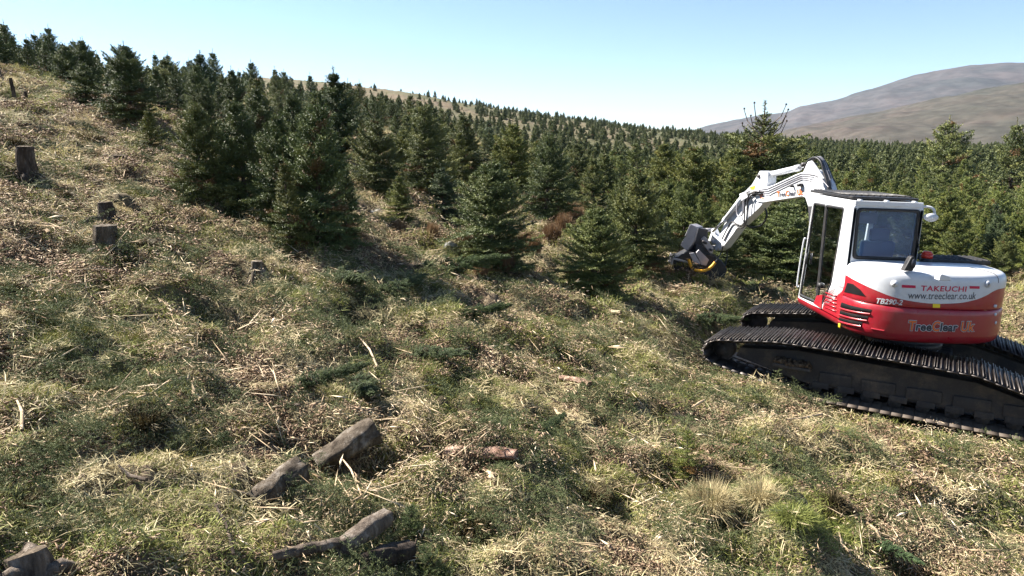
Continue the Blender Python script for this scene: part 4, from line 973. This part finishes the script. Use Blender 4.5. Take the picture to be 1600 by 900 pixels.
wslab('flap_shaded_side', [c6(418, 250), c6(528, 268), c6(522, 360), c6(480, 485), c6(372, 425)], YH+.10, (.02, .30, 0), 'darkgrey')  # dark side of the flap, shade put into its steel colour
wslab('mounting_plate', [c6(455, 375), c6(490, 340), c6(520, 365), c6(588, 475), c6(580, 520), c6(545, 520), c6(470, 420)], YH-.05, (0, .06, 0), 'grey')
wslab('mounting_plate', [c6(398, 520), c6(430, 485), c6(540, 595), c6(510, 660), c6(455, 650)], YH-.16, (0, .06, 0), 'grey')
wslab('mounting_plate', [c6(330, 525), c6(380, 520), c6(450, 640), c6(380, 655), c6(365, 600)], YH-.22, (0, .06, 0), 'grey')
wslab('motor_block', [c6(400, 430), c6(545, 470), c6(560, 620), c6(500, 670), c6(380, 640)], YH+.02, (0, .35, 0), 'darkgrey', .02)
for c in ((482, 398), (508, 415), (566, 490), (375, 575), (388, 610)):
    q = wp(c6(*c), YH-.16); V, Fl = cyl(q, q+[0, .12, 0], .028, 12); mpart('bolt', tol(V), Fl, 'darkgrey', head)
wslab('rotor_housing', [c6(145, 572), c6(200, 560), c6(310, 500), c6(600, 560), c6(705, 640), c6(735, 700), c6(700, 800), c6(560, 815), c6(300, 780), c6(160, 690)], YH-.12, (.10, .55, 0), 'black', .02)
wslab('housing_rim', [c6(145, 568), c6(330, 618), c6(330, 640), c6(145, 590)], YH-.17, (0, .05, 0), 'grey', .004)
q0, q1 = wp(c6(180, 700), YH-.02), wp(c6(690, 770), YH-.02)
V, Fl = cyl(q0+[0, .15, -.10], q1+[0, .15, -.10], .13, 20); rot_ = mpart('rotor', tol(V), Fl, 'darkgrey', head)
tt = []
for i in range(22):
    a = i*2.4; c = q0+(q1-q0)*(i+.5)/22+[0, .15, -.10]; tt.append(box(*(tol(c+[0, .145*math.cos(a), .145*math.sin(a)])[0]), .035, .06, .06, (a, 0, 0)))
mpart('rotor_teeth', *merge(tt), 'grey', rot_)
wslab('side_skid', [c6(128, 640), c6(160, 545), c6(165, 560), c6(140, 655)], YH-.20, (.02, .45, 0), 'grey', .004)
P = [wp(c6(*c), YH-.33) for c in ((318, 590), (335, 640), (365, 690), (430, 715), (510, 705), (570, 665), (605, 622))]
V, q = pipe(P, .033, 10); yh = mpart('hose_guard', tol(V), q, 'yellow', head, smooth=True)
for c in ((355, 672), (368, 692)):
    i = wp(c6(*c), YH-.33); V, Fl = cyl(i-[.012, 0, -.008], i+[.012, 0, -.008], .037, 12); mpart('guard_band', tol(V), Fl, 'black', yh)
V, q = pipe([wp(c6(*c), YH+.1) for c in ((712, 668), (700, 715), (676, 760))], .033, 10); mpart('hose_guard', tol(V), q, 'yellow', head, smooth=True)
V, q = pipe([bw(*c6(690, 440), .13), bw(*c6(670, 520), .13), wp(c6(605, 622), YH-.33)], .014, 7); mpart('head_hose', tol(V), q, 'rubber', head, smooth=True)
V, q = pipe([wp(c6(700, 400), YH+.2), wp(c6(735, 520), YH+.25), wp(c6(725, 610), YH+.2), wp(c6(712, 668), YH+.1)], .014, 7); mpart('head_hose', tol(V), q, 'rubber', head, smooth=True)

# --- undercarriage turned 31 degrees to the body
TA = math.radians(-31); ct, st_ = math.cos(TA), math.sin(TA)
def und(P):
    P = np.asarray(P, float).reshape(-1, 3); return np.stack([P[:, 0]*ct-P[:, 1]*st_, P[:, 0]*st_+P[:, 1]*ct, P[:, 2]], 1)
def upart(name, V, Fl, mat, parent=None, **k): return mpart(name, und(V), Fl, mat, parent, **k)
circ = [(-2.38, .44, .18), (-1.05, .12, .12), (1.95, .12, .12), (2.22, .19, .17), (-1.50, .57, .17), (-.2, .61, .13), (.9, .585, .12)]
pts = np.array([(cx+r*math.cos(a), cz+r*math.sin(a)) for cx, cz, r in circ for a in np.linspace(0, 2*np.pi, 40, endpoint=False)])
def hull(P):
    P = sorted(map(tuple, P)); 
    def half(P):
        h = []
        for p in P:
            while len(h) > 1 and (h[-1][0]-h[-2][0])*(p[1]-h[-2][1])-(h[-1][1]-h[-2][1])*(p[0]-h[-2][0]) <= 0: h.pop()
            h.append(p)
        return h
    a, b = half(P), half(P[::-1]); return np.array(a[:-1]+b[:-1])
hl = hull(pts); hc_ = np.vstack([hl, hl[:1]]); sl = np.concatenate([[0], np.cumsum(np.hypot(*np.diff(hc_, axis=0).T))])
npitch = int(round(sl[-1]/.135)); sp = np.linspace(0, sl[-1], npitch, endpoint=False); CPt = np.stack([np.interp(sp, sl, hc_[:, 0]), np.interp(sp, sl, hc_[:, 1])], 1); pit = sl[-1]/npitch
def make_track(side):
    tr = empty('crawler_track'); tr.parent = dig
    yc = side*(1.5-.42); W = .94; parts = []; grs = []
    rr_ = random.Random(3+side)
    for i in range(npitch):
        a, b = CPt[i], CPt[(i+1) % npitch]; d = (b-a)/np.linalg.norm(b-a); nrm = np.array([d[1], -d[0]]); m = (a+b)/2+nrm*(rr_.uniform(-.004, .004) if a[1] > .08 else rr_.uniform(-.001, .001)); ang = -math.atan2(d[1], d[0])
        parts.append(box(m[0], yc+side*.05, m[1], pit*(1.02 if m[1] > .08 else .975), W, .016, (0, ang, 0)))
        for gk, gh in ((-.42, .034), (.0, .026), (.36, .026)):
            if m[1] < .08: continue
            c = m+d*gk*pit+nrm*(gh/2+.006); grs.append(box(c[0], yc+side*.05, c[1], .011, W*rr_.uniform(.985, 1.0), gh, (0, ang, 0)))
    V, Fl = merge(parts+grs); belt = upart('track_shoes', V+[0, 0, .05], Fl, [M['shoe'], M['dusty_lit']], tr, mi=np.concatenate([np.repeat((CPt[:, 1] < .08).astype(int), 6), np.zeros(len(grs)*6, int)]))
    inner = CPt*[.965, .9]+[0, .035]; n = npitch; ce = []
    for s_ in (-.09, .09):
        for i in range(n):
            a, b = inner[i], inner[(i+1) % n]; d = b-a; m = (a+b)/2; ce.append(box(m[0], yc+s_, m[1], pit*.92, .035, .075, (0, -math.atan2(d[1], d[0]), 0)))
    upart('track_chain', *merge(ce), 'frame', tr)
    # frame with sloping ends, bolted-on guard plates
    prof = [(-2.15, .40), (-1.25, .19), (1.80, .17), (2.05, .24), (1.98, .34), (.9, .60), (-1.3, .64), (-2.1, .54)]
    P = np.array([(x, yc-.20, z) for x, z in prof]); V, Fl = extrude(P, (0, .40, 0)); poly_obj('track_frame', und(V), Fl, 'frame', tr, .015)
    o = -1 if side < 0 else 1
    upart('guard_plate', *merge([box(x, yc+o*.215, .31, .42, .03, .16, (0, math.radians(-2), 0)) for x in (-.75, -.2, .35, .9, 1.45)]+[box(x, yc+o*.225, .19, .22, .02, .09) for x in (-.93, -.6, -.27, .06, .39, .72, 1.05, 1.38, 1.7)]), 'frame', tr, bevel=.008)
    for x in (-1.0, -.66, -.32, .02, .36, .70, 1.04, 1.38, 1.70): upart('roller', *merge([cyl((x, yc-.20, .13), (x, yc+.20, .13), .085, 18), cyl((x, yc-.23, .145), (x, yc+.23, .145), .045, 14)]), 'frame', tr)
    upart('idler_wheel', *merge([cyl((-2.38, yc-.10, .44), (-2.38, yc+.10, .44), .17, 28), cyl((-2.38, yc-.17, .44), (-2.38, yc+.17, .44), .08, 18)]), 'frame', tr)
    teeth = [box(2.2+.14*math.cos(a), yc, .22+.14*math.sin(a), .05, .10, .04, (0, -a, 0)) for a in np.linspace(0, 2*np.pi, 17, endpoint=False)]
    upart('drive_sprocket', *merge([cyl((2.2, yc-.05, .22), (2.2, yc+.05, .22), .13, 28), cyl((2.2, yc-.2, .22), (2.2, yc+.2, .22), .10, 24)]+teeth), 'frame', tr)
    if side < 0:
        stp = upart('boarding_step', *box(-1.32, yc-.31, .42, .52, .20, .05), 'frame', tr, bevel=.01)
        gg = np.random.default_rng(4); n_ = 90; bs = [box(-1.32+gg.uniform(-.24, .24), yc-.31+gg.uniform(-.08, .08), .46+gg.uniform(-.02, .03), *(gg.uniform(.02, .07, 3)), tuple(gg.uniform(0, 3, 3))) for _ in range(n_)]
        upart('mud', *merge(bs), 'mud', stp)
    return tr
make_track(-1); make_track(1)
upart('car_body', *merge([box(0, 0, .42, 1.3, 1.7, .26), box(0, 0, .60, .9, .9, .14)]), 'darkgrey', bevel=.03)
V, Fl = merge([cyl((0, .05, .50), (0, .05, .93), .46, 40), cyl((0, .05, .70), (0, .05, .78), .52, 40)]); mpart('slew_ring', V, Fl, 'darkgrey')
# front of the upper frame, where the boom is hinged
poly_obj('front_frame', *extrude([(-.05, 1.0, .95), (.25, 1.55, .95), (.45, 1.55, 1.0), (.95, 1.15, 1.0)], (0, 0, .35)), 'darkgrey', bevel=.02)

# ------------------------------------------------------------------ stumps, logs, sticks, rocks and separate plants
def mat_wood(name, cols, stretch, moss=0.0, bumpd=.02):
    g = G(name, .9, .15); v = g.mapping(stretch)
    c = g.ramp(g.noise(9, 6, .75, vec=v), [(.34, cols[0]), (.52, cols[1]), (.70, cols[2])])
    if moss:
        ge = g.n.new('ShaderNodeNewGeometry'); sp = g.n.new('ShaderNodeSeparateXYZ'); g.l.new(ge.outputs['Normal'], sp.inputs[0])
        a = g.n.new('ShaderNodeMath'); a.operation = 'MULTIPLY_ADD'; a.inputs[1].default_value = .6; g.l.new(sp.outputs['Z'], a.inputs[0]); g.l.new(g.noise(6, 4, .6), a.inputs[2])
        f = g.ramp(a.outputs[0], [(1.10-moss*.32, (0, 0, 0)), (1.24-moss*.32, (1, 1, 1))])
        mc = g.ramp(g.noise(45, 4, .7), [(.35, (.045, .05, .015)), (.65, (.14, .135, .05))]); c = g.mix(f, c, mc)
    g.color(c); g.bump(g.noise(22, 6, .8, vec=v), 1.0, bumpd); return g.m
M['stump'] = mat_wood('stump_bark', ((.02, .015, .012), (.06, .045, .035), (.14, .115, .095)), (1, 1, .3), .25)
M['mossy'] = mat_wood('mossy_bark', ((.025, .018, .012), (.10, .08, .06), (.27, .24, .205)), (1, 1, .3), .30)
M['greywood'] = mat_wood('weathered_wood', ((.04, .03, .024), (.14, .11, .085), (.30, .26, .22)), (1, 1, .12), .1)
M['cut'] = mat_wood('cut_face', ((.03, .022, .016), (.09, .07, .05), (.20, .16, .12)), (1, 1, 1), .0, .008)
M['rotten'] = mat_wood('rotten_wood', ((.10, .045, .03), (.36, .23, .17), (.62, .48, .38)), (1, 1, .15), .1, .03)
M['pale'] = mat_wood('fresh_wood', ((.25, .17, .10), (.50, .38, .25), (.72, .60, .44)), (1, 1, .2), 0, .01)
M['rock'] = mat_wood('rock_face', ((.12, .12, .115), (.36, .355, .34), (.62, .61, .58)), (1, 1, 1), .12, .03)
def limb(P, rads, mat, name, parent=None, seed=0, n=22, rough=.12, capmat=None, cap0=False, knots=0, sub=6, flat=1.0):
    """a rough tapered trunk along a path; ends capped with their own cut face child"""
    P = np.asarray(P, float); t = np.linspace(0, len(P)-1, (len(P)-1)*sub+1); i = np.clip(t.astype(int), 0, len(P)-2); f = (t-i)[:, None]
    Q = P[i]*(1-f)+P[i+1]*f; rr = np.interp(t, np.arange(len(P)), rads)
    T = np.gradient(Q, axis=0); T /= np.linalg.norm(T, axis=1, keepdims=True); ref = np.array([.2, .1, 1.]) if abs(T[:, 2]).mean() < .8 else np.array([1., .1, 0])
    U = np.cross(T, ref); U /= np.linalg.norm(U, axis=1, keepdims=True); W = np.cross(T, U)
    a = np.arange(n)*2*np.pi/n; L = t/sub*.0; s_ = np.concatenate([[0], np.cumsum(np.linalg.norm(np.diff(Q, axis=0), axis=1))])
    A, S = np.meshgrid(a, s_); r0 = rr.mean()
    d = 1+rough*(perlin(np.cos(A)*1.6+seed, np.sin(A)*1.6+S/(r0*3), seed)*1.6+perlin(np.cos(A)*4+seed, np.sin(A)*4+S/(r0*1.2), seed+3)*.9+perlin(A*6/np.pi, S/(r0*2.2), seed+5)*.6)
    Rr = rr[:, None]*d; V = Q[:, None]+np.cos(a)[None, :, None]*U[:, None]*Rr[..., None]+np.sin(a)[None, :, None]*W[:, None]*Rr[..., None]*flat
    m = len(Q); Vf = V.reshape(-1, 3); b = np.arange(m-1)[:, None]*n; k = np.arange(n); k2 = (k+1) % n
    q = np.stack([b+k, b+k2, b+n+k2, b+n+k], -1).reshape(-1, 4)
    o = link(name, mesh_np(name, Vf, q, M[mat], smooth=True), parent)
    for e, idx in ((1, m-1), (0, 0)):
        if e == 0 and not cap0: continue
        ring = V[idx]; c = ring.mean(0); tt = T[idx]*(1 if e else -1); g_ = np.random.default_rng(seed+e)
        mid = c+(ring-c)*.55+tt*g_.uniform(-.16, .16, (n, 1))*rr[idx]; VV = np.vstack([ring+tt*.001, mid, [c+tt*.05*rr[idx]]])
        fa = np.stack([k, k2, n+k2, n+k], -1); fb = np.stack([n+k, n+k2, np.full(n, 2*n)], -1)
        link('cut_face', mesh_np('cut_face', VV, [fa, fb], M[capmat or 'cut']), o)
    return o
def gp(px, py, dz=0.): x, y = ground(px, py); return np.array([x, y, float(H(x, y))+dz])
def up(p, py):
    """height at which a line of sight at row py passes over ground point p"""
    v = (py-450)/F; return CZ-(math.sin(PITCH)+v*math.cos(PITCH))/(math.cos(PITCH)-v*math.sin(PITCH))*p[1]
def pxm(w, p): return w/F*(p[1]*math.cos(PITCH)+2*math.sin(PITCH))
def stump(px, py, top, w, label, mat='stump', lean=(0, 0), flare=1.7, seed=1, grp='old tree stumps left in the cleared ground', slope=0):
    p = gp(px, py); h = max(.12, up(p, top)-p[2]); r = pxm(w, p)/2
    t = np.array([p[0]+lean[0], p[1]+lean[1], p[2]+h]); b = p-[0, 0, .12]
    P = [b, b+(t-b)*.25, b+(t-b)*.5, t]; o = limb(P, [r*flare, r*1.25, r*1.05, r*.96], mat, 'tree_stump', None, seed, 30, .24, 'mossy' if mat == 'mossy' else None)
    o['label'] = label; o['category'] = 'tree stump'; o['group'] = grp
    for q in range(4 if px != 925 else 0):      # spreading roots
        a = seed*1.7+q*1.6; e = p+np.array([math.cos(a), math.sin(a), 0])*r*(3.0+.8*math.sin(q*3+seed)); e[2] = float(H(e[0], e[1]))-.02
        m = (p+e)/2; m[2] = max(p[2]+.35*r, (p[2]+e[2])/2+.09)
        limb([p+[0, 0, .5*r], m, e], [r*.6, r*.42, r*.15], mat, 'root', o, seed+q, 10, .15, sub=4)
    return o
stump(43, 281, 229, 22, 'tall dark stump with flared roots on the upper left slope, the tallest one', 'stump', (.02, 0), 2.5, 3)
stump(170, 350, 316, 22, 'short dark stump standing just behind the mossy topped one', 'stump', (-.03, 0), 1.5, 5)
stump(168, 398, 352, 34, 'wide dark stump with a mossy green top and a pale split at its foot', 'mossy', (.0, 0), 1.25, 7)
stump(187, 257, 243, 20, 'low flat stump near the small lone spruce on the slope', 'stump', (0, 0), 1.4, 9)
stump(403, 425, 408, 16, 'small pale cut stump in the brown litter before the left spruce cluster', 'mossy', (0, 0), 1.3, 11)
stump(812, 752, 727, 16, 'small dark broken stump right of the rotten pinkish log', 'stump', (0, 0), 1.4, 13)
stump(62, 925, 872, 58, 'weathered grey stump at the bottom left corner with a slanting mossy top', 'greywood', (-.08, .05), 1.15, 17)
for i, (px, py, top, w, ln, lb) in enumerate([(24, 158, 122, 5.5, (-.05, 0), 'taller of two old grey wooden posts below the left skyline'), (41, 165, 143, 6, (.02, 0), 'shorter of two old grey wooden posts below the left skyline'), (3, 128, 108, 5, (-.04, 0), 'old wooden post at the left rim of the picture above the two others')]):
    p = gp(px, py); h = up(p, top)-p[2]; r = pxm(w, p)/2
    o = limb([p-[0, 0, .2], p+[ln[0]*.5, 0, h*.5], p+[ln[0], 0, h]], [r*1.1, r, r*.85], 'stump', 'wooden_post', None, 30+i, 12, .12); o['label'] = lb; o['category'] = 'post'; o['group'] = 'old fence posts'
def log(pa, pb, za, zb, w, mat, name, label, cat='log', seed=1, cap0=False, taper=.85, bend=.012, grp=None, flat=1.0, rough=.18, capmat=None):
    A = gp(*pa, za+.05); B = gp(*pb, zb+.07); r = pxm(w, (A+B)/2)/2; m = (A+B)/2+np.array([bend, 0, bend])
    m[2] = max(m[2], float(H(m[0], m[1]))+r*.2)
    o = limb([A, (A+m)/2, m, (m+B)/2, B], [r*taper, r*(taper*.6+.4), r, r, r*.97], mat, name, None, seed, 22, rough, capmat, cap0, flat=flat)
    o['label'] = label; o['category'] = cat
    if grp: o['group'] = grp
    return o
LG = 'old logs in the foreground'
log((496, 738), (588, 716), .02, .17, 50, 'mossy', 'log', 'thick mossy log end rising from the grass, dark cut face to the right', seed=41, grp=LG, rough=.3, taper=.7, flat=.8)
log((398, 798), (474, 768), .0, .10, 40, 'mossy', 'log', 'mossy log half sunk in the grass, the left one of the two mossy logs', seed=42, grp=LG, rough=.26)
log((520, 886), (606, 850), .03, .12, 31, 'greywood', 'log', 'grey brown log with a dark round cut end by the bottom edge', seed=43, grp=LG, taper=1.0, capmat='stump')
log((428, 892), (532, 880), .04, .06, 18, 'greywood', 'log', 'thin weathered log lying left of the round ended one', seed=44, grp=LG, bend=.0, cap0=True)
log((560, 900), (640, 888), .02, .05, 34, 'stump', 'log', 'dark rotting log chunk in the shade below the round ended one', seed=45, grp=LG, cap0=True)
log((698, 722), (806, 737), .05, .07, 24, 'rotten', 'rotten_log', 'rotten pinkish brown split log lying in the green litter', seed=46, rough=.28, flat=.7, cap0=True, capmat='rotten')
log((760, 748), (770, 768), .02, .03, 10, 'pale', 'wood_chunk', 'pale wood chunk just below the rotten pinkish log', 'wood chunk', seed=47, flat=.5, cap0=True, capmat='pale', rough=.2)
log((876, 606), (922, 619), .07, .07, 15, 'rotten', 'rotten_log', 'pale splintered log on the mossy hump at the middle of the clearing', seed=48, rough=.3, flat=.6, cap0=True, capmat='rotten')
log((1080, 482), (1112, 496), .03, .03, 7, 'greywood', 'log', 'grey splintered log in the shade between the low bushy spruce and the digger', seed=49, cap0=True)
SG = 'single sticks and broken branches lying about'
for i, (a, b, w, mt, lb) in enumerate([((121, 696), (166, 720), 7, 'stump', 'dark thick stick lying at the lower left'), ((188, 752), (232, 780), 6, 'greywood', 'pale barkless stick below the dark one at the lower left'),
    ((337, 815), (368, 900), 5, 'stump', 'long thin dark stick pointing at the bottom edge'), ((301, 612), (316, 648), 6, 'pale', 'bright splintered branch left of the centre'),
    ((528, 728), (566, 800), 3, 'pale', 'thin straw coloured stem leaning over the thick mossy log'), ((492, 848), (556, 880), 3, 'pale', 'thin pale twig across the round ended log'),
    ((562, 540), (590, 592), 3, 'pale', 'thin curved pale stem in the dark brash'), ((1228, 668), (1283, 661), 4, 'pale', 'straight pale stick by the bare brown patch near the tracks'),
    ((1352, 836), (1376, 872), 5, 'pale', 'bright curved stick beside the bluish brash heap'), ((1310, 845), (1326, 884), 4, 'pale', 'bright stick left of the bluish brash heap'),
    ((1080, 650), (1100, 640), 4, 'pale', 'short forked stick in the middle right litter'), ((866, 655), (884, 668), 5, 'pale', 'short bright stick below the splintered log'),
    ((860, 470), (898, 456), 4, 'pale', 'pale stick pointing up to the low bushy spruce'), ((952, 495), (970, 500), 6, 'pale', 'small bright chip of wood below the low bushy spruce'),
    ((1390, 742), (1452, 770), 3, 'greywood', 'long thin grey stick in the lower right litter'), ((446, 640), (470, 655), 4, 'greywood', 'short grey stick in the brash left of the centre'),
    ((30, 648), (38, 700), 5, 'pale', 'bright branch upright at the left rim'), ((250, 392), (262, 404), 5, 'pale', 'white stick right of the mossy topped stump'),
    ((68, 372), (78, 380), 5, 'pale', 'small white stick left of the mossy topped stump'), ((648, 905), (652, 868), 3, 'greywood', 'thin grey stem standing at the bottom edge')]):
    log(a, b, .03+.02*(i % 3), .05, w, mt, 'stick', lb, 'stick', seed=60+i, grp=SG, rough=.15, bend=.02*(-1)**i, taper=.6)
def rock(px, py, w, hh, label, seed):
    p = gp(px, py); r = pxm(w, p)/2; a = np.linspace(0, np.pi, 18); b = np.linspace(0, 2*np.pi, 28, endpoint=False); A, B = np.meshgrid(a, b, indexing='ij')
    x, y, z = np.sin(A)*np.cos(B), np.sin(A)*np.sin(B), np.cos(A); d = 1+.45*perlin(x*1.3+seed, y*1.3+z*1.7, seed)+.18*perlin(x*3+seed, y*3+z*3, seed+1)
    V = np.stack([x*r*d+p[0], y*r*.8*d+p[1], z*r*hh*d+p[2]+r*hh*.25], -1).reshape(-1, 3); i = (np.arange(17)[:, None]*28+np.arange(28)[None]); j = (np.arange(17)[:, None]*28+(np.arange(28)+1)[None] % 28)
    link('rock', mesh_np('rock', V, np.stack([i.ravel(), (i+28).ravel(), (j+28).ravel(), j.ravel()], -1), M['rock'], smooth=True), label=label, category='rock')
rock(588, 336, 24, .55, 'whitish rock in the grass between the left cluster and the small light spruce', 81)
rock(704, 388, 20, .7, 'rounded grey rock left of the lone central spruce', 82)
rock(1108, 385, 14, .6, 'dark hollow stone in the grass left of the mulching head', 83)

def clump(name, px, py, w, h, mat, label, cat, n=260, lie=.3, bw_=.006, seed=1, curl=.6, grp=None, low=.5, tuft=True):
    """a single tussock: upright or arching blades on a small mound"""
    p = gp(px, py); r = pxm(w, p)/2; hh = pxm(h, p); g = np.random.default_rng(seed)
    V, T, c = blades(g, n, r*.62, hh*low, hh*1.15, bw_, lie, curl, 0, tuft=tuft); rr = np.hypot(V[:, 0], V[:, 1]); V[:, 2] += np.clip(1-(rr/r)**2, -1, 1)*hh*.25
    V = V+p; o = link(name, mesh_np(name, V, T, M[mat], cols=c)); o['label'] = label; o['category'] = cat
    if grp: o['group'] = grp
    return o
M['dark_sedge'] = mat_blade('dark_heather', (.035, .03, .014), (.085, .065, .03), (.15, .12, .05), .1)
TG = 'grass tussocks'
clump('grass_tussock', 1108, 800, 92, 58, 'straw', 'big pale grass tussock right of the bright green sapling', 'grass tussock', 1500, .35, .0042, 1, .8, TG)
clump('grass_tussock', 1187, 790, 78, 48, 'straw', 'reddish tipped grass tussock right of the big pale one', 'grass tussock', 1300, .35, .0042, 2, .8, TG)
clump('grass_tussock', 1240, 812, 90, 26, 'green', 'green grass hump beside the dark hollow at the lower right', 'grass tussock', 1500, .68, .0045, 3, .7, TG)
RG = 'reddish rush clumps between the young spruces'
for i, (px, py, w, h, lb) in enumerate([(826, 402, 62, 34, 'russet rush clump right of the lone central spruce, the broadest'), (862, 380, 46, 30, 'russet rush clump between the broadest one and the dark spruce behind'), (898, 350, 44, 30, 'farthest russet rush clump, below the spruces at the back of the clearing'),
    (790, 428, 46, 30, 'russet rush clump at the foot of the lone central spruce'), (752, 432, 34, 22, 'small russet rush clump on the near left foot of the lone central spruce'), (676, 378, 26, 26, 'small russet rush clump beside the grey rock'), (622, 366, 40, 18, 'low dark russet clump before the small light green spruce'), (880, 366, 40, 28, 'russet rush clump just in front of the farthest one')]):
    clump('rush_clump', px, py, w, h, 'russet', lb, 'rushes', 700, .16, .011, 20+i, .25, RG, .6, False)
clump('moss_hummock', 925, 776, 84, 17, 'dark_sedge', 'domed moss covered hump with a dark shaded side, right of the small broken stump', 'moss', 2600, .6, .006, 140, .5, None, .5)
HG = 'dark hummocks of heather and sedge'
for i, (px, py, w, h, lb) in enumerate([(225, 672, 82, 40, 'big dark brown hummock left of the centre foreground'), (98, 312, 42, 16, 'low dark hummock below the tall stump'), (140, 226, 56, 18, 'brownish hummock uphill of the low flat stump'), (150, 248, 44, 10, 'small reddish hummock left of the low flat stump'),
    (20, 460, 60, 22, 'dark hummock at the left rim'), (120, 395, 50, 20, 'mossy dark hummock left of the mossy topped stump'), (215, 392, 60, 26, 'dark green hummock right of the mossy topped stump'), (20, 230, 46, 14, 'dark hummock left above the tall stump'), (60, 182, 34, 12, 'brown hummock below the old posts'),
    (740, 830, 90, 34, 'dark green hump under the shade at the bottom middle'), (1300, 800, 40, 46, 'dark steep hummock side at the lower right hollow'), (30, 800, 90, 30, 'brown sedge hummock above the corner stump')]):
    clump('heather_hummock', px, py, w, h, 'dark_sedge', lb, 'heather', 900, .45, .008, 50+i, .6, HG)
for i, (px, py, w, h) in enumerate([(1062, 436, 30, 12), (1092, 442, 34, 12), (1124, 440, 34, 11), (1150, 446, 30, 10)]): clump('grass_tuft', px, py, w, h, 'green', 'short grass tuft standing against the near side of the mulching head', 'grass', 500, .3, .009, 120+i, .5, 'grass tufts by the mulching head')
# moss cushions
MG = 'bright moss cushions'
for i, (px, py, w, h, lb) in enumerate([(985, 628, 34, 12, 'golden moss cushion right of the splintered log'), (968, 606, 30, 10, 'golden moss cushion just above the other one near the splintered log'), (58, 440, 40, 8, 'bright green moss patch left of the brown litter'), (880, 608, 26, 14, 'moss cushion on the left end of the splintered log')]):
    clump('moss_cushion', px, py, w, h, 'moss', lb, 'moss', 1400, .3, .008, 80+i, .3, MG, .5)
# saplings, felled trees and brash heaps
sap = make_spruce(400, Ht=2.0, Rm=.50, per=12, nl=.055, nw=.013, tw=.8, whorls=6, pw=.6)
def spruce_at(px, py, h, label, tint, rot=(0, 0, 0), protos=None, i=0, name='spruce_sapling', cat='sapling', wide=1., dz=0.):
    p = gp(px, py, dz); pr = protos or [sap]; cr, tk, _ = pr[i]; e = empty(name, tuple(p), rot, label=label, category=cat); s = pxm(h, p)/2
    e.scale = (s*wide, s*wide, s); c = link('crown', cr, e); link('trunk', tk, e); c.color = (*tint, 1); return e
spruce_at(1072, 742, 74, 'bright green small spruce sapling in the lower right of the clearing', (1.5, 1.45, .9))
spruce_at(640, 838, 70, 'dark green broken spruce sapling above the round ended log', (.9, 1, .9), (.3, -.25, 1))
spruce_at(690, 900, 60, 'dark green spruce twig clump at the bottom edge', (.9, 1, 1), (-.5, .3, 2))
spruce_at(1272, 592, 34, 'tiny spruce sapling in the shade of the near track', (1, 1.1, .8))
spruce_at(340, 700, 44, 'small sapling remnant in the left foreground litter', (.8, .9, .9), (.6, .5, .3))
for i, (px, py, L, rz, ti, lb) in enumerate([(655, 428, 150, 1.9, .9, 'felled spruce lying on its side before the left cluster, its tip toward the left'), (520, 440, 110, .6, .85, 'flattened dark spruce top lying left of the felled one'), (600, 462, 110, 2.6, .8, 'crushed spruce crown in the shade of the left cluster'),
    (470, 610, 120, 2.2, .75, 'dark shredded spruce crown in the middle left hollow'), (560, 600, 110, .4, .75, 'dark shredded spruce crown right of the middle left hollow'), (650, 560, 90, 1.2, .85, 'flattened spruce branches in the middle of the clearing'),
    (1376, 860, 84, .3, 1.2, 'bluish green brash heap at the lower right'), (1180, 470, 90, 2.9, .8, 'crushed spruce crown on the grass by the mulching head'), (1090, 500, 80, 1.0, .75, 'dark brash in the shade right of the low bushy spruce'), (720, 500, 90, 2.0, .9, 'flattened greyish spruce crown below the lone central spruce'), (840, 690, 90, 2.6, .75, 'dark green brash heap left of the splintered log')]):
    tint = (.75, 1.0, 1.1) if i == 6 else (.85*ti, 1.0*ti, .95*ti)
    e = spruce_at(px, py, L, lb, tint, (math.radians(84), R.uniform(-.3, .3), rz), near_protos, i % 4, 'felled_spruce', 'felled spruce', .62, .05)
    sc_ = e.scale; e.scale = (sc_[0], sc_[1]*.55, sc_[2])

# ------------------------------------------------------------------ air
import bmesh
def haze():
    bm = bmesh.new(); bmesh.ops.create_cube(bm, size=1); me = bpy.data.meshes.new('haze'); bm.to_mesh(me); bm.free()
    m = bpy.data.materials.new('hazy_air'); m.use_nodes = True; t = m.node_tree; t.nodes.clear(); o = t.nodes.new('ShaderNodeOutputMaterial'); v = t.nodes.new('ShaderNodeVolumePrincipled')
    v.inputs['Color'].default_value = (.60, .78, 1, 1); v.inputs['Density'].default_value = HAZE; v.inputs['Anisotropy'].default_value = .2; t.links.new(v.outputs[0], o.inputs['Volume']); me.materials.append(m)
    o = link('haze', me, kind='stuff', label='thin pale blue air in front of the distant hills', category='haze')
    zt = 470; zb = -75; o.location = (0, 0, (zt+zb)/2); o.scale = (15000, 15000, zt-zb)
HAZE = .000055
haze()
